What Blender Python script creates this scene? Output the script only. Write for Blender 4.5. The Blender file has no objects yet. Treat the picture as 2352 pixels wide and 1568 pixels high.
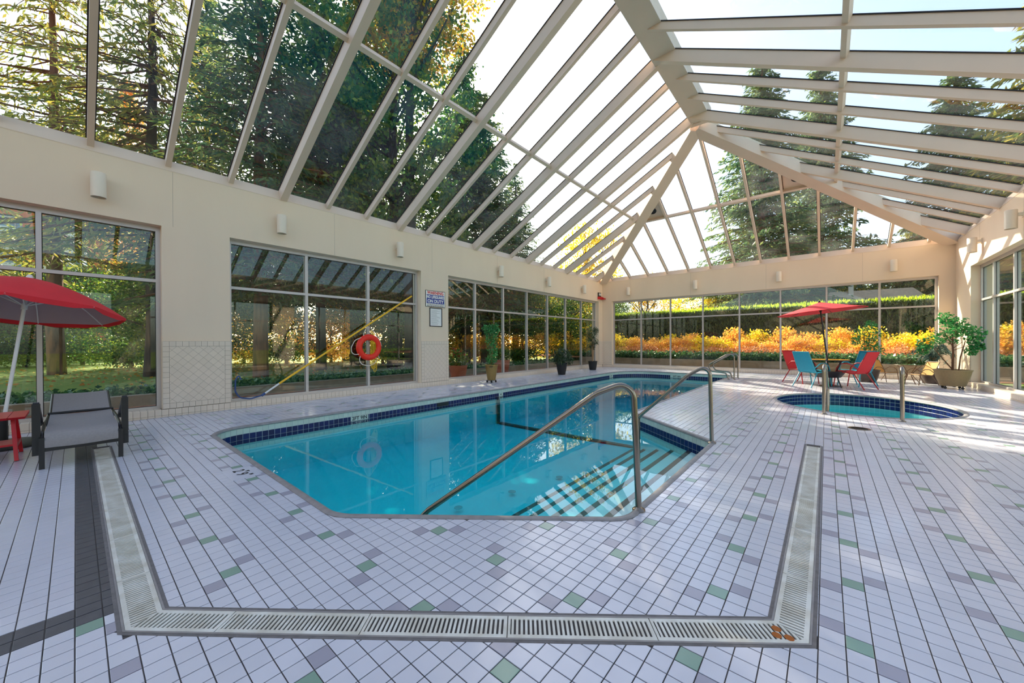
import bpy, math, random
import numpy as np
from mathutils import Vector, Matrix
random.seed(7)
rng = np.random.default_rng(11)
S = bpy.context.scene
COL = S.collection
PI = math.pi

# ---------------------------------------------------------------- camera
cam_d = bpy.data.cameras.new('camera')
cam_d.sensor_fit = 'HORIZONTAL'; cam_d.sensor_width = 36.0
cam_d.lens = 850.56 / 2352 * 36.0
cam_d.shift_y = 5.39 / 2352
cam_d.clip_start = 0.05; cam_d.clip_end = 400
cam = bpy.data.objects.new('camera', cam_d); COL.objects.link(cam)
_r = Vector((0.76246, 0.64702, -0.004339)); _u = Vector((0.00092, 0.005623, 0.999984)); _f = Vector((-0.647034, 0.762452, -0.003692))
cam.matrix_world = Matrix(((_r.x, _u.x, -_f.x, 0), (_r.y, _u.y, -_f.y, 0), (_r.z, _u.z, -_f.z, 1.2), (0, 0, 0, 1)))
S.camera = cam

# ---------------------------------------------------------------- sky, sun, exposure
SUN_DIR = Vector((math.cos(math.radians(149.2)) * .8485, math.sin(math.radians(149.2)) * .8485, 0.5292)).normalized()
w = bpy.data.worlds.new('world'); S.world = w; w.use_nodes = True
nt = w.node_tree; nt.nodes.clear()
sky = nt.nodes.new('ShaderNodeTexSky'); sky.sky_type = 'NISHITA'; sky.sun_disc = False
sky.sun_elevation = math.asin(SUN_DIR.z); sky.sun_rotation = math.atan2(SUN_DIR.x, SUN_DIR.y)
sky.air_density = 1.0; sky.dust_density = 2.2; sky.ozone_density = 1.2; sky.altitude = 50
bg = nt.nodes.new('ShaderNodeBackground'); bg.inputs['Strength'].default_value = 0.30
wo = nt.nodes.new('ShaderNodeOutputWorld')
hs_ = nt.nodes.new('ShaderNodeHueSaturation'); hs_.inputs['Saturation'].default_value = 0.85
nt.links.new(sky.outputs[0], hs_.inputs['Color']); nt.links.new(hs_.outputs[0], bg.inputs[0]); nt.links.new(bg.outputs[0], wo.inputs[0])
sun_l = bpy.data.lights.new('sun', 'SUN'); sun_l.energy = 10.0; sun_l.angle = math.radians(0.6); sun_l.color = (1.0, 0.85, 0.64)
sun = bpy.data.objects.new('sun', sun_l); COL.objects.link(sun)
sun.rotation_euler = (SUN_DIR).to_track_quat('Z', 'Y').to_euler(); sun.location = (-20, 12, 25)
S.view_settings.view_transform = 'Standard'; S.view_settings.look = 'None'
S.view_settings.gamma = 1.0; S.view_settings.use_curve_mapping = False
S.view_settings.exposure = 0.72
S.cycles.transparent_max_bounces = 24
S.cycles.max_bounces = 10; S.cycles.diffuse_bounces = 5; S.cycles.glossy_bounces = 4

# ---------------------------------------------------------------- room numbers
A, B, D, Y0 = -8.296, 2.871, 16.572, -6.5        # left wall, right wall, back wall, south end
ZB, ZE = 3.138, 4.063                             # underside and top of the ring beam
CURB = 0.12
XM = (A + B) / 2
TX, TY, GX, GY = 0.083, 0.0815, -1.395, 1.010     # floor tile pitch and a tile centre

# ---------------------------------------------------------------- helpers
def srgb(c):
    return tuple(((v / 255) / 12.92 if v / 255 <= 0.04045 else ((v / 255 + 0.055) / 1.055) ** 2.4) for v in c)

MATS = {}
def mat(name, col, rough=0.5, metal=0.0, noise=0.0, nscale=8.0, bump=0.0, bscale=40.0, spec=0.5, coat=0.0, rand=0.0, alt=None, trans=0.0, coord='pos', stretch=None):
    """procedural material; noise = strength of tone variation, rand = per object variation, alt = second colour mixed by noise"""
    m = bpy.data.materials.new(name); m.use_nodes = True; MATS[name] = m
    t = m.node_tree; n = t.nodes; L = t.links
    p = n['Principled BSDF']
    c = srgb(col) + (1,)
    p.inputs['Base Color'].default_value = c
    p.inputs['Roughness'].default_value = rough; p.inputs['Metallic'].default_value = metal
    p.inputs['Specular IOR Level'].default_value = spec
    p.inputs['Coat Weight'].default_value = coat; p.inputs['Coat Roughness'].default_value = 0.08
    cur = None
    geo = n.new('ShaderNodeNewGeometry')
    vec = geo.outputs['Position']
    if stretch:
        mp = n.new('ShaderNodeMapping'); mp.inputs['Scale'].default_value = stretch
        L.new(vec, mp.inputs['Vector']); vec = mp.outputs[0]
    if noise > 0 or alt:
        nz = n.new('ShaderNodeTexNoise'); nz.inputs['Scale'].default_value = nscale; nz.inputs['Detail'].default_value = 5
        L.new(vec, nz.inputs['Vector'])
        mx = n.new('ShaderNodeMix'); mx.data_type = 'RGBA'
        mx.inputs['A'].default_value = c if alt else tuple(v * (1 - noise) for v in c[:3]) + (1,)
        mx.inputs['B'].default_value = srgb(alt) + (1,) if alt else tuple(min(1, v * (1 + noise)) for v in c[:3]) + (1,)
        rp = n.new('ShaderNodeMapRange'); rp.inputs['From Min'].default_value = 0.35; rp.inputs['From Max'].default_value = 0.65
        L.new(nz.outputs['Fac'], rp.inputs['Value']); L.new(rp.outputs[0], mx.inputs['Factor'])
        cur = mx.outputs['Result']
    if rand > 0:
        oi = n.new('ShaderNodeObjectInfo'); hs = n.new('ShaderNodeHueSaturation')
        mr = n.new('ShaderNodeMapRange'); mr.inputs['To Min'].default_value = 1 - rand; mr.inputs['To Max'].default_value = 1 + rand
        L.new(oi.outputs['Random'], mr.inputs['Value']); L.new(mr.outputs[0], hs.inputs['Value'])
        if cur: L.new(cur, hs.inputs['Color'])
        else: hs.inputs['Color'].default_value = c
        cur = hs.outputs[0]
    if cur: L.new(cur, p.inputs['Base Color'])
    if bump > 0:
        nb = n.new('ShaderNodeTexNoise'); nb.inputs['Scale'].default_value = bscale; nb.inputs['Detail'].default_value = 4
        L.new(vec, nb.inputs['Vector'])
        bp = n.new('ShaderNodeBump'); bp.inputs['Strength'].default_value = bump; bp.inputs['Distance'].default_value = 0.01
        L.new(nb.outputs['Fac'], bp.inputs['Height']); L.new(bp.outputs[0], p.inputs['Normal'])
    return m

def glass_mat(name, tint, ior=1.5, rough=0.0, bump=0.0, dirt=0.0):
    m = bpy.data.materials.new(name); m.use_nodes = True; MATS[name] = m
    t = m.node_tree; n = t.nodes; L = t.links; n.clear()
    o = n.new('ShaderNodeOutputMaterial'); tr = n.new('ShaderNodeBsdfTransparent'); gl = n.new('ShaderNodeBsdfGlossy')
    tr.inputs[0].default_value = tint + (1,); gl.inputs['Roughness'].default_value = rough
    lw = n.new('ShaderNodeLayerWeight'); lw.inputs['Blend'].default_value = 0.5
    pw = n.new('ShaderNodeMath'); pw.operation = 'POWER'; pw.inputs[1].default_value = 5.0; L.new(lw.outputs['Facing'], pw.inputs[0])
    f0 = ((ior - 1) / (ior + 1)) ** 2
    fr = n.new('ShaderNodeMath'); fr.operation = 'MULTIPLY_ADD'; fr.inputs[1].default_value = 1 - f0; fr.inputs[2].default_value = f0; L.new(pw.outputs[0], fr.inputs[0])
    mx = n.new('ShaderNodeMixShader')
    L.new(fr.outputs[0], mx.inputs[0]); L.new(tr.outputs[0], mx.inputs[1]); L.new(gl.outputs[0], mx.inputs[2])
    last = mx.outputs[0]
    if dirt > 0:
        df = n.new('ShaderNodeBsdfDiffuse'); df.inputs[0].default_value = (0.7, 0.7, 0.66, 1)
        tl = n.new('ShaderNodeBsdfTranslucent'); tl.inputs[0].default_value = (0.7, 0.7, 0.66, 1)
        ad = n.new('ShaderNodeMixShader'); L.new(df.outputs[0], ad.inputs[1]); L.new(tl.outputs[0], ad.inputs[2])
        geo = n.new('ShaderNodeNewGeometry'); nz = n.new('ShaderNodeTexNoise'); nz.inputs['Scale'].default_value = 1.3; nz.inputs['Detail'].default_value = 6
        L.new(geo.outputs['Position'], nz.inputs['Vector'])
        mr = n.new('ShaderNodeMapRange'); mr.inputs['From Min'].default_value = 0.45; mr.inputs['From Max'].default_value = 0.8; mr.inputs['To Max'].default_value = dirt
        L.new(nz.outputs['Fac'], mr.inputs['Value'])
        m2 = n.new('ShaderNodeMixShader'); L.new(mr.outputs[0], m2.inputs[0]); L.new(last, m2.inputs[1]); L.new(ad.outputs[0], m2.inputs[2]); last = m2.outputs[0]
    if bump > 0:
        geo = n.new('ShaderNodeNewGeometry'); nz = n.new('ShaderNodeTexNoise'); nz.inputs['Scale'].default_value = 3.5; nz.inputs['Detail'].default_value = 3
        L.new(geo.outputs['Position'], nz.inputs['Vector'])
        bp = n.new('ShaderNodeBump'); bp.inputs['Strength'].default_value = bump; bp.inputs['Distance'].default_value = 0.02
        L.new(nz.outputs['Fac'], bp.inputs['Height']); L.new(bp.outputs[0], gl.inputs['Normal']); L.new(bp.outputs[0], lw.inputs['Normal'])
    L.new(last, o.inputs['Surface'])
    return m

def leaf_mat(name, cols, transl=0.35, rough=0.45):
    """leaf colours picked per leaf (mesh island)"""
    m = bpy.data.materials.new(name); m.use_nodes = True; MATS[name] = m
    t = m.node_tree; n = t.nodes; L = t.links
    p = n['Principled BSDF']; o = n['Material Output']
    geo = n.new('ShaderNodeNewGeometry'); rp = n.new('ShaderNodeValToRGB'); rp.color_ramp.interpolation = 'LINEAR'
    e = rp.color_ramp.elements
    for i, c in enumerate(cols):
        pos = i / max(1, len(cols) - 1)
        el = e[i] if i < 2 else e.new(pos)
        el.position = pos; el.color = srgb(c) + (1,)
    L.new(geo.outputs['Random Per Island'], rp.inputs[0])
    L.new(rp.outputs[0], p.inputs['Base Color']); p.inputs['Roughness'].default_value = rough
    p.inputs['Specular IOR Level'].default_value = 0.35
    tl = n.new('ShaderNodeBsdfTranslucent')
    br = n.new('ShaderNodeHueSaturation'); br.inputs['Value'].default_value = 1.35; br.inputs['Saturation'].default_value = 1.0
    L.new(rp.outputs[0], br.inputs['Color']); L.new(br.outputs[0], tl.inputs[0])
    mx = n.new('ShaderNodeMixShader'); mx.inputs[0].default_value = transl
    L.new(p.outputs[0], mx.inputs[1]); L.new(tl.outputs[0], mx.inputs[2]); L.new(mx.outputs[0], o.inputs['Surface'])
    return m

class G:
    """collects polygons for one mesh"""
    def __init__(s): s.v = []; s.f = []; s.smooth = False
    def add(s, vs, fs):
        k = len(s.v); s.v += [tuple(p) for p in vs]; s.f += [tuple(i + k for i in f) for f in fs]; return s
    def box(s, x0, x1, y0, y1, z0, z1):
        vs = [(x, y, z) for z in (z0, z1) for y in (y0, y1) for x in (x0, x1)]
        return s.add(vs, [(0, 2, 3, 1), (4, 5, 7, 6), (0, 1, 5, 4), (2, 6, 7, 3), (0, 4, 6, 2), (1, 3, 7, 5)])
    def obox(s, c, ax, ay, az, hx, hy, hz):
        c, ax, ay, az = Vector(c), Vector(ax).normalized() * hx, Vector(ay).normalized() * hy, Vector(az).normalized() * hz
        vs = [c + ax * i + ay * j + az * k for k in (-1, 1) for j in (-1, 1) for i in (-1, 1)]
        return s.add(vs, [(0, 2, 3, 1), (4, 5, 7, 6), (0, 1, 5, 4), (2, 6, 7, 3), (0, 4, 6, 2), (1, 3, 7, 5)])
    def bar(s, p0, p1, wd, dp, up=(0, 0, 1)):
        """box from p0 to p1, top face centre line on p0-p1, width wd, depth dp below"""
        p0, p1 = Vector(p0), Vector(p1); d = (p1 - p0).normalized()
        side = d.cross(Vector(up)).normalized(); u = side.cross(d).normalized()
        c = (p0 + p1) / 2 - u * dp / 2
        return s.obox(c, d, side, u, (p1 - p0).length / 2, wd / 2, dp / 2)
    def prism(s, poly, z0, z1):
        n = len(poly)
        return s.add([(p[0], p[1], z0) for p in poly] + [(p[0], p[1], z1) for p in poly],
                     [tuple(range(n))[::-1], tuple(range(n, 2 * n))] + [(i, (i + 1) % n, n + (i + 1) % n, n + i) for i in range(n)])
    def tube(s, pts, r, seg=10, closed=False, caps=True):
        pts = [Vector(p) for p in pts]; n = len(pts)
        rs = r if isinstance(r, (list, tuple)) else [r] * n
        prev = None; rings = []
        for i in range(n):
            a = pts[i - 1] if (i > 0 or closed) else pts[i]; b = pts[(i + 1) % n] if (i < n - 1 or closed) else pts[i]
            t = (b - a).normalized()
            if prev is None:
                u = t.cross(Vector((0, 0, 1)))
                if u.length < 1e-3: u = t.cross(Vector((1, 0, 0)))
            else: u = prev - t * prev.dot(t)
            if u.length < 1e-6: u = t.orthogonal()
            u.normalize(); prev = u; v = t.cross(u)
            rings.append([pts[i] + (u * math.cos(2 * PI * k / seg) + v * math.sin(2 * PI * k / seg)) * rs[i] for k in range(seg)])
        vs = [p for R in rings for p in R]; fs = []
        m = n if closed else n - 1
        for i in range(m):
            j = (i + 1) % n
            for k in range(seg):
                l = (k + 1) % seg
                fs.append((i * seg + k, i * seg + l, j * seg + l, j * seg + k))
        if caps and not closed:
            fs.append(tuple(range(seg))[::-1]); fs.append(tuple((n - 1) * seg + k for k in range(seg)))
        s.smooth = True
        return s.add(vs, fs)
    def lathe(s, prof, seg=24, c=(0, 0, 0), cap=True):
        vs = []; fs = []
        for r, z in prof:
            for k in range(seg):
                a = 2 * PI * k / seg; vs.append((c[0] + r * math.cos(a), c[1] + r * math.sin(a), c[2] + z))
        for i in range(len(prof) - 1):
            for k in range(seg):
                l = (k + 1) % seg; fs.append((i * seg + k, i * seg + l, (i + 1) * seg + l, (i + 1) * seg + k))
        if cap:
            fs.append(tuple(range(seg))[::-1]); fs.append(tuple((len(prof) - 1) * seg + k for k in range(seg)))
        s.smooth = True
        return s.add(vs, fs)
    def sheet(s, rows, th):
        """thick sheet from a grid of points (rows of equal length)"""
        nr, nc = len(rows), len(rows[0]); P = [[Vector(p) for p in r] for r in rows]
        top = []; bot = []
        for i in range(nr):
            for j in range(nc):
                du = P[min(i + 1, nr - 1)][j] - P[max(i - 1, 0)][j]; dv = P[i][min(j + 1, nc - 1)] - P[i][max(j - 1, 0)]
                nn = du.cross(dv)
                nn = nn.normalized() if nn.length > 1e-9 else Vector((0, 0, 1))
                top.append(P[i][j] + nn * th / 2); bot.append(P[i][j] - nn * th / 2)
        q = lambda i, j: i * nc + j; N = nr * nc; fs = []
        for i in range(nr - 1):
            for j in range(nc - 1):
                fs.append((q(i, j), q(i + 1, j), q(i + 1, j + 1), q(i, j + 1)))
                fs.append((N + q(i, j), N + q(i, j + 1), N + q(i + 1, j + 1), N + q(i + 1, j)))
        for i in range(nr - 1):
            fs.append((q(i, 0), N + q(i, 0), N + q(i + 1, 0), q(i + 1, 0))); fs.append((q(i, nc - 1), q(i + 1, nc - 1), N + q(i + 1, nc - 1), N + q(i, nc - 1)))
        for j in range(nc - 1):
            fs.append((q(0, j), q(0, j + 1), N + q(0, j + 1), N + q(0, j))); fs.append((q(nr - 1, j), N + q(nr - 1, j), N + q(nr - 1, j + 1), q(nr - 1, j + 1)))
        s.smooth = True
        return s.add(top + bot, fs)
    def mesh(s, name, smooth=None):
        me = bpy.data.meshes.new(name); me.from_pydata(s.v, [], s.f); me.update()
        if s.smooth if smooth is None else smooth:
            me.polygons.foreach_set('use_smooth', [len(p.vertices) < 6 for p in me.polygons])
            try: me.set_sharp_from_angle(angle=math.radians(40))
            except Exception: pass
        return me

def link(name, me, material, parent=None, loc=None, rot=None):
    o = bpy.data.objects.new(name, me); COL.objects.link(o)
    if material is not None and len(me.materials) == 0: me.materials.append(material)
    if parent is not None: o.parent = parent
    if loc is not None: o.location = loc
    if rot is not None: o.rotation_euler = rot
    return o
def obj(name, g, material, parent=None, loc=None, rot=None, smooth=None):
    return link(name, g.mesh(name, smooth), material, parent, loc, rot)
def tag(o, label=None, cat=None, group=None, kind=None):
    if label: o['label'] = label
    if cat: o['category'] = cat
    if group: o['group'] = group
    if kind: o['kind'] = kind
    return o
def thing(name, label, cat, loc=(0, 0, 0), rz=0.0, group=None, kind=None):
    o = bpy.data.objects.new(name, None); COL.objects.link(o); o.empty_display_size = 0.1
    o.location = loc; o.rotation_euler = (0, 0, rz)
    return tag(o, label, cat, group, kind)
def struct(name):
    o = bpy.data.objects.new(name, None); COL.objects.link(o); o.empty_display_size = 0.1
    o['kind'] = 'structure'; return o
def kids(o): return [c for c in bpy.data.objects if c.parent == o]
def copy_tree(o, loc, rz, label=None, parent=None):
    c = o.copy(); COL.objects.link(c)
    if parent is None: c.location = loc; c.rotation_euler = (0, 0, rz)
    else: c.parent = parent
    if label: c['label'] = label
    for ch in kids(o): copy_tree(ch, None, None, None, c)
    return c
def fillet(pts, r, n=6, closed=False):
    """round the corners of a polyline; r scalar or list"""
    pts = [Vector(p) for p in pts]; N = len(pts); out = []
    for i in range(N):
        if not closed and i in (0, N - 1): out.append(pts[i]); continue
        a, b, c = pts[i - 1], pts[i], pts[(i + 1) % N]
        R = r[i] if isinstance(r, (list, tuple)) else r
        d1, d2 = (a - b), (c - b); l1, l2 = d1.length, d2.length; d1.normalize(); d2.normalize()
        ang = math.acos(max(-1, min(1, d1.dot(d2))))
        if R < 1e-4 or abs(ang - PI) < 1e-3: out.append(b); continue
        t = min(R / math.tan(ang / 2), l1 * .49, l2 * .49); R2 = t * math.tan(ang / 2)
        bis = (d1 + d2).normalized(); ctr = b + bis * (R2 / math.sin(ang / 2))
        s0 = b + d1 * t - ctr; s1 = b + d2 * t - ctr
        om = math.acos(max(-1, min(1, s0.normalized().dot(s1.normalized()))))
        for k in range(n + 1):
            q = k / n
            out.append(ctr + (s0 * math.sin((1 - q) * om) + s1 * math.sin(q * om)) / math.sin(om))
    return out
def clip(poly, nx, ny, c):
    """keep the side nx*x+ny*y <= c"""
    out = []; n = len(poly)
    for i in range(n):
        p, q = poly[i], poly[(i + 1) % n]
        dp, dq = nx * p[0] + ny * p[1] - c, nx * q[0] + ny * q[1] - c
        if dp <= 0: out.append(p)
        if (dp < 0 < dq) or (dq < 0 < dp):
            t = dp / (dp - dq); out.append((p[0] + (q[0] - p[0]) * t, p[1] + (q[1] - p[1]) * t))
    return out
def quads_mesh(name, V):
    """V (N,4,3) -> mesh of N separate quads"""
    N = len(V); me = bpy.data.meshes.new(name)
    me.vertices.add(N * 4); me.vertices.foreach_set('co', np.ascontiguousarray(V, dtype=np.float32).ravel())
    me.loops.add(N * 4); me.loops.foreach_set('vertex_index', np.arange(N * 4, dtype=np.int32))
    me.polygons.add(N); me.polygons.foreach_set('loop_start', np.arange(0, N * 4, 4, dtype=np.int32))
    me.polygons.foreach_set('loop_total', np.full(N, 4, dtype=np.int32)); me.update(calc_edges=True)
    return me
def leaves(c, length, width, dirs=None, spread=1.0, nbias=None):
    """rhombic leaves at centres c (N,3)"""
    N = len(c); L = np.asarray(length) * rng.uniform(.7, 1.25, N); W = np.asarray(width) * rng.uniform(.75, 1.2, N)
    d = rng.normal(size=(N, 3)) * spread
    if dirs is not None: d = d + dirs
    d /= np.linalg.norm(d, axis=1, keepdims=True) + 1e-9
    s = rng.normal(size=(N, 3))
    if nbias is not None: s = np.cross(d, rng.normal(size=(N, 3)) * .6 + nbias)
    s -= d * (s * d).sum(1, keepdims=True); s /= np.linalg.norm(s, axis=1, keepdims=True) + 1e-9
    d = d * L[:, None] / 2; s = s * W[:, None] / 2
    return np.stack([c - d, c + s - d * .1, c + d, c - s - d * .1], axis=1)
F3 = (Vector((0.76246, 0.64702, -0.004339)), Vector((0.00092, 0.005623, 0.999984)), Vector((-0.647034, 0.762452, -0.003692)))
def depth_of(x, y, z=0.0):
    d = Vector((x, y, z - 1.2)); return d.dot(F3[2]), d.dot(F3[0]), d.dot(F3[1])
def in_view(x, y, z=0.0, m=1.12):
    dz, dx, dy = depth_of(x, y, z)
    return dz > 0.25 and abs(dx) / dz < 1.383 * m and abs(dy) / dz < .94 * m

# ---------------------------------------------------------------- materials
mat('floor tile white', (207, 208, 220), .26, noise=.03, nscale=3.0, rand=.035, spec=.5, coat=.25)
mat('floor tile green', (131, 163, 148), .28, rand=.06, coat=.25)
mat('floor tile grey', (164, 162, 178), .28, rand=.05, coat=.25)
mat('floor tile charcoal', (78, 78, 84), .45, noise=.1, nscale=20, rand=.06)
mat('grout', (92, 86, 84), .9, alt=(62, 58, 58), nscale=2.0)
mat('mortar', (112, 108, 108), .9, noise=.12, nscale=30)
mat('caulk', (196, 192, 188), .6)
mat('grate plastic', (224, 224, 218), .45, noise=.08, nscale=9, alt=(200, 196, 184))
mat('drain trench', (22, 20, 18), .9)
mat('rust', (168, 96, 40), .9)
mat('coping stone', (140, 136, 136), .5, noise=.12, nscale=14)
mat('pool pale tile', (190, 202, 190), .2, rand=.05, coat=.3)
mat('pool blue tile', (10, 24, 80), .3, rand=.3, coat=.05, spec=.35)
mat('pool grout', (176, 184, 186), .8)
mat('pool plaster', (226, 238, 238), .7, noise=.03, nscale=2)
mat('step stripe', (70, 60, 58), .5)
mat('light housing', (232, 218, 196), .5)
mat('plaster wall', (232, 211, 184), .8, noise=.02, nscale=1.5, bump=.05, bscale=60, stretch=(1, 1, .25))
mat('roof paint', (222, 200, 176), .45, noise=.02, nscale=2)
mat('wall tile', (224, 208, 188), .35, rand=.03, coat=.2)
mat('wall grout', (140, 126, 108), .9)
mat('aluminium', (196, 188, 182), .38, metal=.25)
mat('gasket', (34, 30, 30), .6)
mat('stainless', (150, 140, 128), .24, metal=1.0)
mat('black metal', (28, 24, 24), .4)
mat('black plastic', (24, 24, 24), .5)
mat('sling grey', (146, 142, 143), .7, noise=.05, nscale=60)
mat('red paint', (200, 20, 32), .4)
mat('red canvas', (214, 32, 44), .75, noise=.04, nscale=5)
mat('canvas lining', (170, 150, 154), .8)
mat('white plastic', (232, 232, 230), .4)
mat('teal sling', (0, 138, 164), .6, noise=.05, nscale=40)
mat('teal frame', (20, 140, 160), .35)
mat('red sling', (206, 22, 34), .6, noise=.05, nscale=40)
mat('red frame', (176, 24, 26), .35)
mat('tan sling', (206, 150, 76), .7)
mat('bronze frame', (112, 82, 56), .4)
mat('yellow pole', (246, 190, 30), .35)
mat('blue hook', (44, 74, 128), .4)
mat('buoy orange', (240, 42, 14), .42)
mat('rope white', (226, 220, 204), .8)
mat('rope yellow', (226, 186, 36), .8)
mat('sign white', (238, 236, 228), .35)
mat('sign red', (214, 44, 36), .5)
mat('sign blue', (30, 52, 140), .4)
mat('ink', (24, 24, 28), .6)
mat('paper', (236, 234, 228), .6)
mat('brass pot', (150, 124, 70), .35, metal=.35, noise=.05, nscale=20)
mat('tan pot', (150, 126, 86), .5, noise=.08, nscale=40)
mat('dark pot', (70, 54, 46), .45)
mat('terracotta', (176, 92, 62), .8, noise=.08, nscale=9)
mat('soil', (52, 38, 28), .95)
mat('bark', (138, 92, 60), .9, alt=(84, 56, 40), nscale=7, bump=.6, bscale=18, stretch=(1, 1, .2))
mat('bark dark', (60, 45, 34), .95, alt=(36, 28, 22), nscale=7, bump=.6, bscale=18, stretch=(1, 1, .2))
mat('branch tan', (160, 124, 86), .8)
mat('lawn grass', (132, 150, 48), .9, alt=(94, 118, 38), nscale=5, bump=.5, bscale=60)
mat('litter bank', (206, 138, 92), .95, alt=(150, 92, 60), nscale=9, bump=.5, bscale=30)
mat('mulch', (96, 62, 44), .95, alt=(66, 44, 32), nscale=10, bump=.6, bscale=30)
mat('paving brick', (168, 110, 84), .8, noise=.12, nscale=9)
mat('concrete', (142, 130, 112), .85, noise=.1, nscale=5)
mat('house roof', (196, 172, 150), .9, noise=.08, nscale=8)
mat('house wall', (206, 190, 168), .9)
mat('orange brick', (206, 116, 66), .85, noise=.06, nscale=4)
mat('building glass', (86, 112, 132), .1, spec=.8)
mat('white trim', (226, 222, 214), .6)
mat('fence paint', (60, 60, 60), .5)
mat('speaker black', (40, 38, 38), .5)
mat('table glass dark', (60, 56, 50), .08, spec=.8)
glass_mat('window glass', (0.88, 0.91, 0.88), dirt=.012)
glass_mat('roof glass', (0.92, 0.94, 0.94), dirt=.05)
glass_mat('clear table glass', (0.82, 0.88, 0.86))
leaf_mat('needles dark', [(52, 84, 58), (84, 112, 58), (44, 76, 58), (128, 138, 66), (64, 100, 70)], .45)
leaf_mat('needles warm', [(88, 112, 52), (140, 140, 62), (72, 98, 52), (180, 160, 70), (104, 120, 60)], .5)
leaf_mat('needles blue', [(70, 102, 72), (104, 130, 78), (62, 92, 70), (142, 152, 84), (80, 110, 78)], .45)
leaf_mat('leaves green', [(48, 88, 42), (78, 120, 42), (42, 80, 46), (146, 158, 50), (60, 98, 42)], .5)
leaf_mat('leaves autumn', [(196, 170, 30), (226, 190, 40), (150, 150, 40), (208, 130, 36), (110, 132, 40)], .5)
leaf_mat('leaves yellow', [(236, 206, 40), (246, 222, 60), (200, 190, 40), (230, 180, 40), (180, 190, 50)], .5)
leaf_mat('leaves orange', [(236, 176, 60), (244, 200, 84), (222, 150, 70), (240, 210, 90), (206, 150, 90)], .4)
leaf_mat('leaves rust', [(206, 136, 90), (220, 158, 104), (196, 122, 86), (230, 180, 116), (180, 124, 84)], .3)
leaf_mat('ivy', [(44, 86, 56), (70, 116, 62), (38, 74, 54), (110, 146, 80), (84, 124, 90)], .25, .25)
leaf_mat('hedge green', [(44, 66, 32), (58, 82, 34), (36, 54, 30), (90, 104, 44), (52, 70, 34)], .2)
leaf_mat('hedge tips painted backlit', [(176, 206, 40), (208, 222, 60), (150, 186, 40), (196, 200, 50)], .5)  # bright leaf colours stand in for sun backlight along the hedge top
leaf_mat('ficus leaves', [(36, 112, 56), (64, 150, 72), (28, 92, 50), (110, 176, 100), (48, 128, 66)], .25, .3)
leaf_mat('palm leaves', [(84, 112, 104), (110, 136, 124), (66, 96, 90), (130, 150, 130)], .2, .4)
leaf_mat('bushy houseplant', [(36, 60, 38), (60, 84, 50), (28, 48, 34), (96, 112, 70)], .2, .35)
leaf_mat('fallen leaves', [(214, 170, 60), (190, 110, 60), (226, 190, 90), (160, 90, 60)], .2, .8)

# pool water: transparent and mirror-like surface, absorption inside the body
def water_mat(name, absorb, dens):
    m = glass_mat(name, (1, 1, 1), ior=1.333, rough=0.0, bump=.018)
    t = m.node_tree; va = t.nodes.new('ShaderNodeVolumeAbsorption'); va.inputs['Color'].default_value = absorb + (1,); va.inputs['Density'].default_value = dens
    t.links.new(va.outputs[0], t.nodes['Material Output'].inputs['Volume']); return m
water_mat('pool water', (0.0, 0.905, 0.945), 1.8)
water_mat('spa water', (0.0, 0.93, 0.94), 1.5)

# ================================================================ POOL OUTLINES
POOL = fillet([(p[0], p[1], 0) for p in [(-1.03, 4.94), (-2.52, 6.16), (-2.52, 15.1), (-6.5, 15.1), (-6.45, 1.16), (-2.61, 1.16), (-1.03, 2.41)]],
              [.06, .08, .15, 1.3, .42, .35, .22], n=8, closed=True)
SPA = [Vector((.47 + 1.29 * math.cos(a), 9.66 + 1.52 * math.sin(a), 0)) for a in [2 * PI * k / 72 for k in range(72)]]
def area(P): return sum(P[i - 1].x * P[i].y - P[i].x * P[i - 1].y for i in range(len(P))) / 2
if area(POOL) < 0: POOL = POOL[::-1]
def offset(P, d):
    """offset a CCW outline outwards by d"""
    out = []; n = len(P)
    for i in range(n):
        e1 = (P[i] - P[i - 1]).normalized(); e2 = (P[(i + 1) % n] - P[i]).normalized()
        n1 = Vector((e1.y, -e1.x, 0)); n2 = Vector((e2.y, -e2.x, 0)); b = (n1 + n2).normalized()
        out.append(P[i] + b * (d / max(.35, b.dot(n1))))
    return out
def inside(P, x, y):
    c = False; n = len(P)
    for i in range(n):
        a, b = P[i - 1], P[i]
        if (a.y > y) != (b.y > y) and x < (b.x - a.x) * (y - a.y) / (b.y - a.y) + a.x: c = not c
    return c
def near_edges(P, x, y, R):
    res = []; n = len(P)
    for i in range(n):
        a, b = P[i - 1], P[i]; d = b - a; l = d.length
        if l < 1e-6: continue
        t = max(0, min(1, ((x - a.x) * d.x + (y - a.y) * d.y) / (l * l)))
        q = (a.x + d.x * t, a.y + d.y * t); r = math.hypot(x - q[0], y - q[1])
        if r < R: res.append((r, a, b))
    return sorted(res, key=lambda k: k[0])

# drain run
DR = [Vector((-6.42, .187, 0)), Vector((-2.262, .187, 0)), Vector((-.113, 1.905, 0)), Vector((-.113, 5.50, 0))]
DW = .070    # half width incl. frame
def drain_dist(x, y):
    best = (9, None)
    for i in range(3):
        a, b = DR[i], DR[i + 1]; d = b - a; l = d.length
        t = max(0, min(1, ((x - a.x) * d.x + (y - a.y) * d.y) / (l * l))); q = a + d * t
        r = math.hypot(x - q.x, y - q.y)
        if r < best[0]: best = (r, i)
    return best

# ================================================================ FLOOR
floor_o = struct('floor')
PO_OUT = offset(POOL, .03); SP_OUT = offset(SPA, .03)
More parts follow.
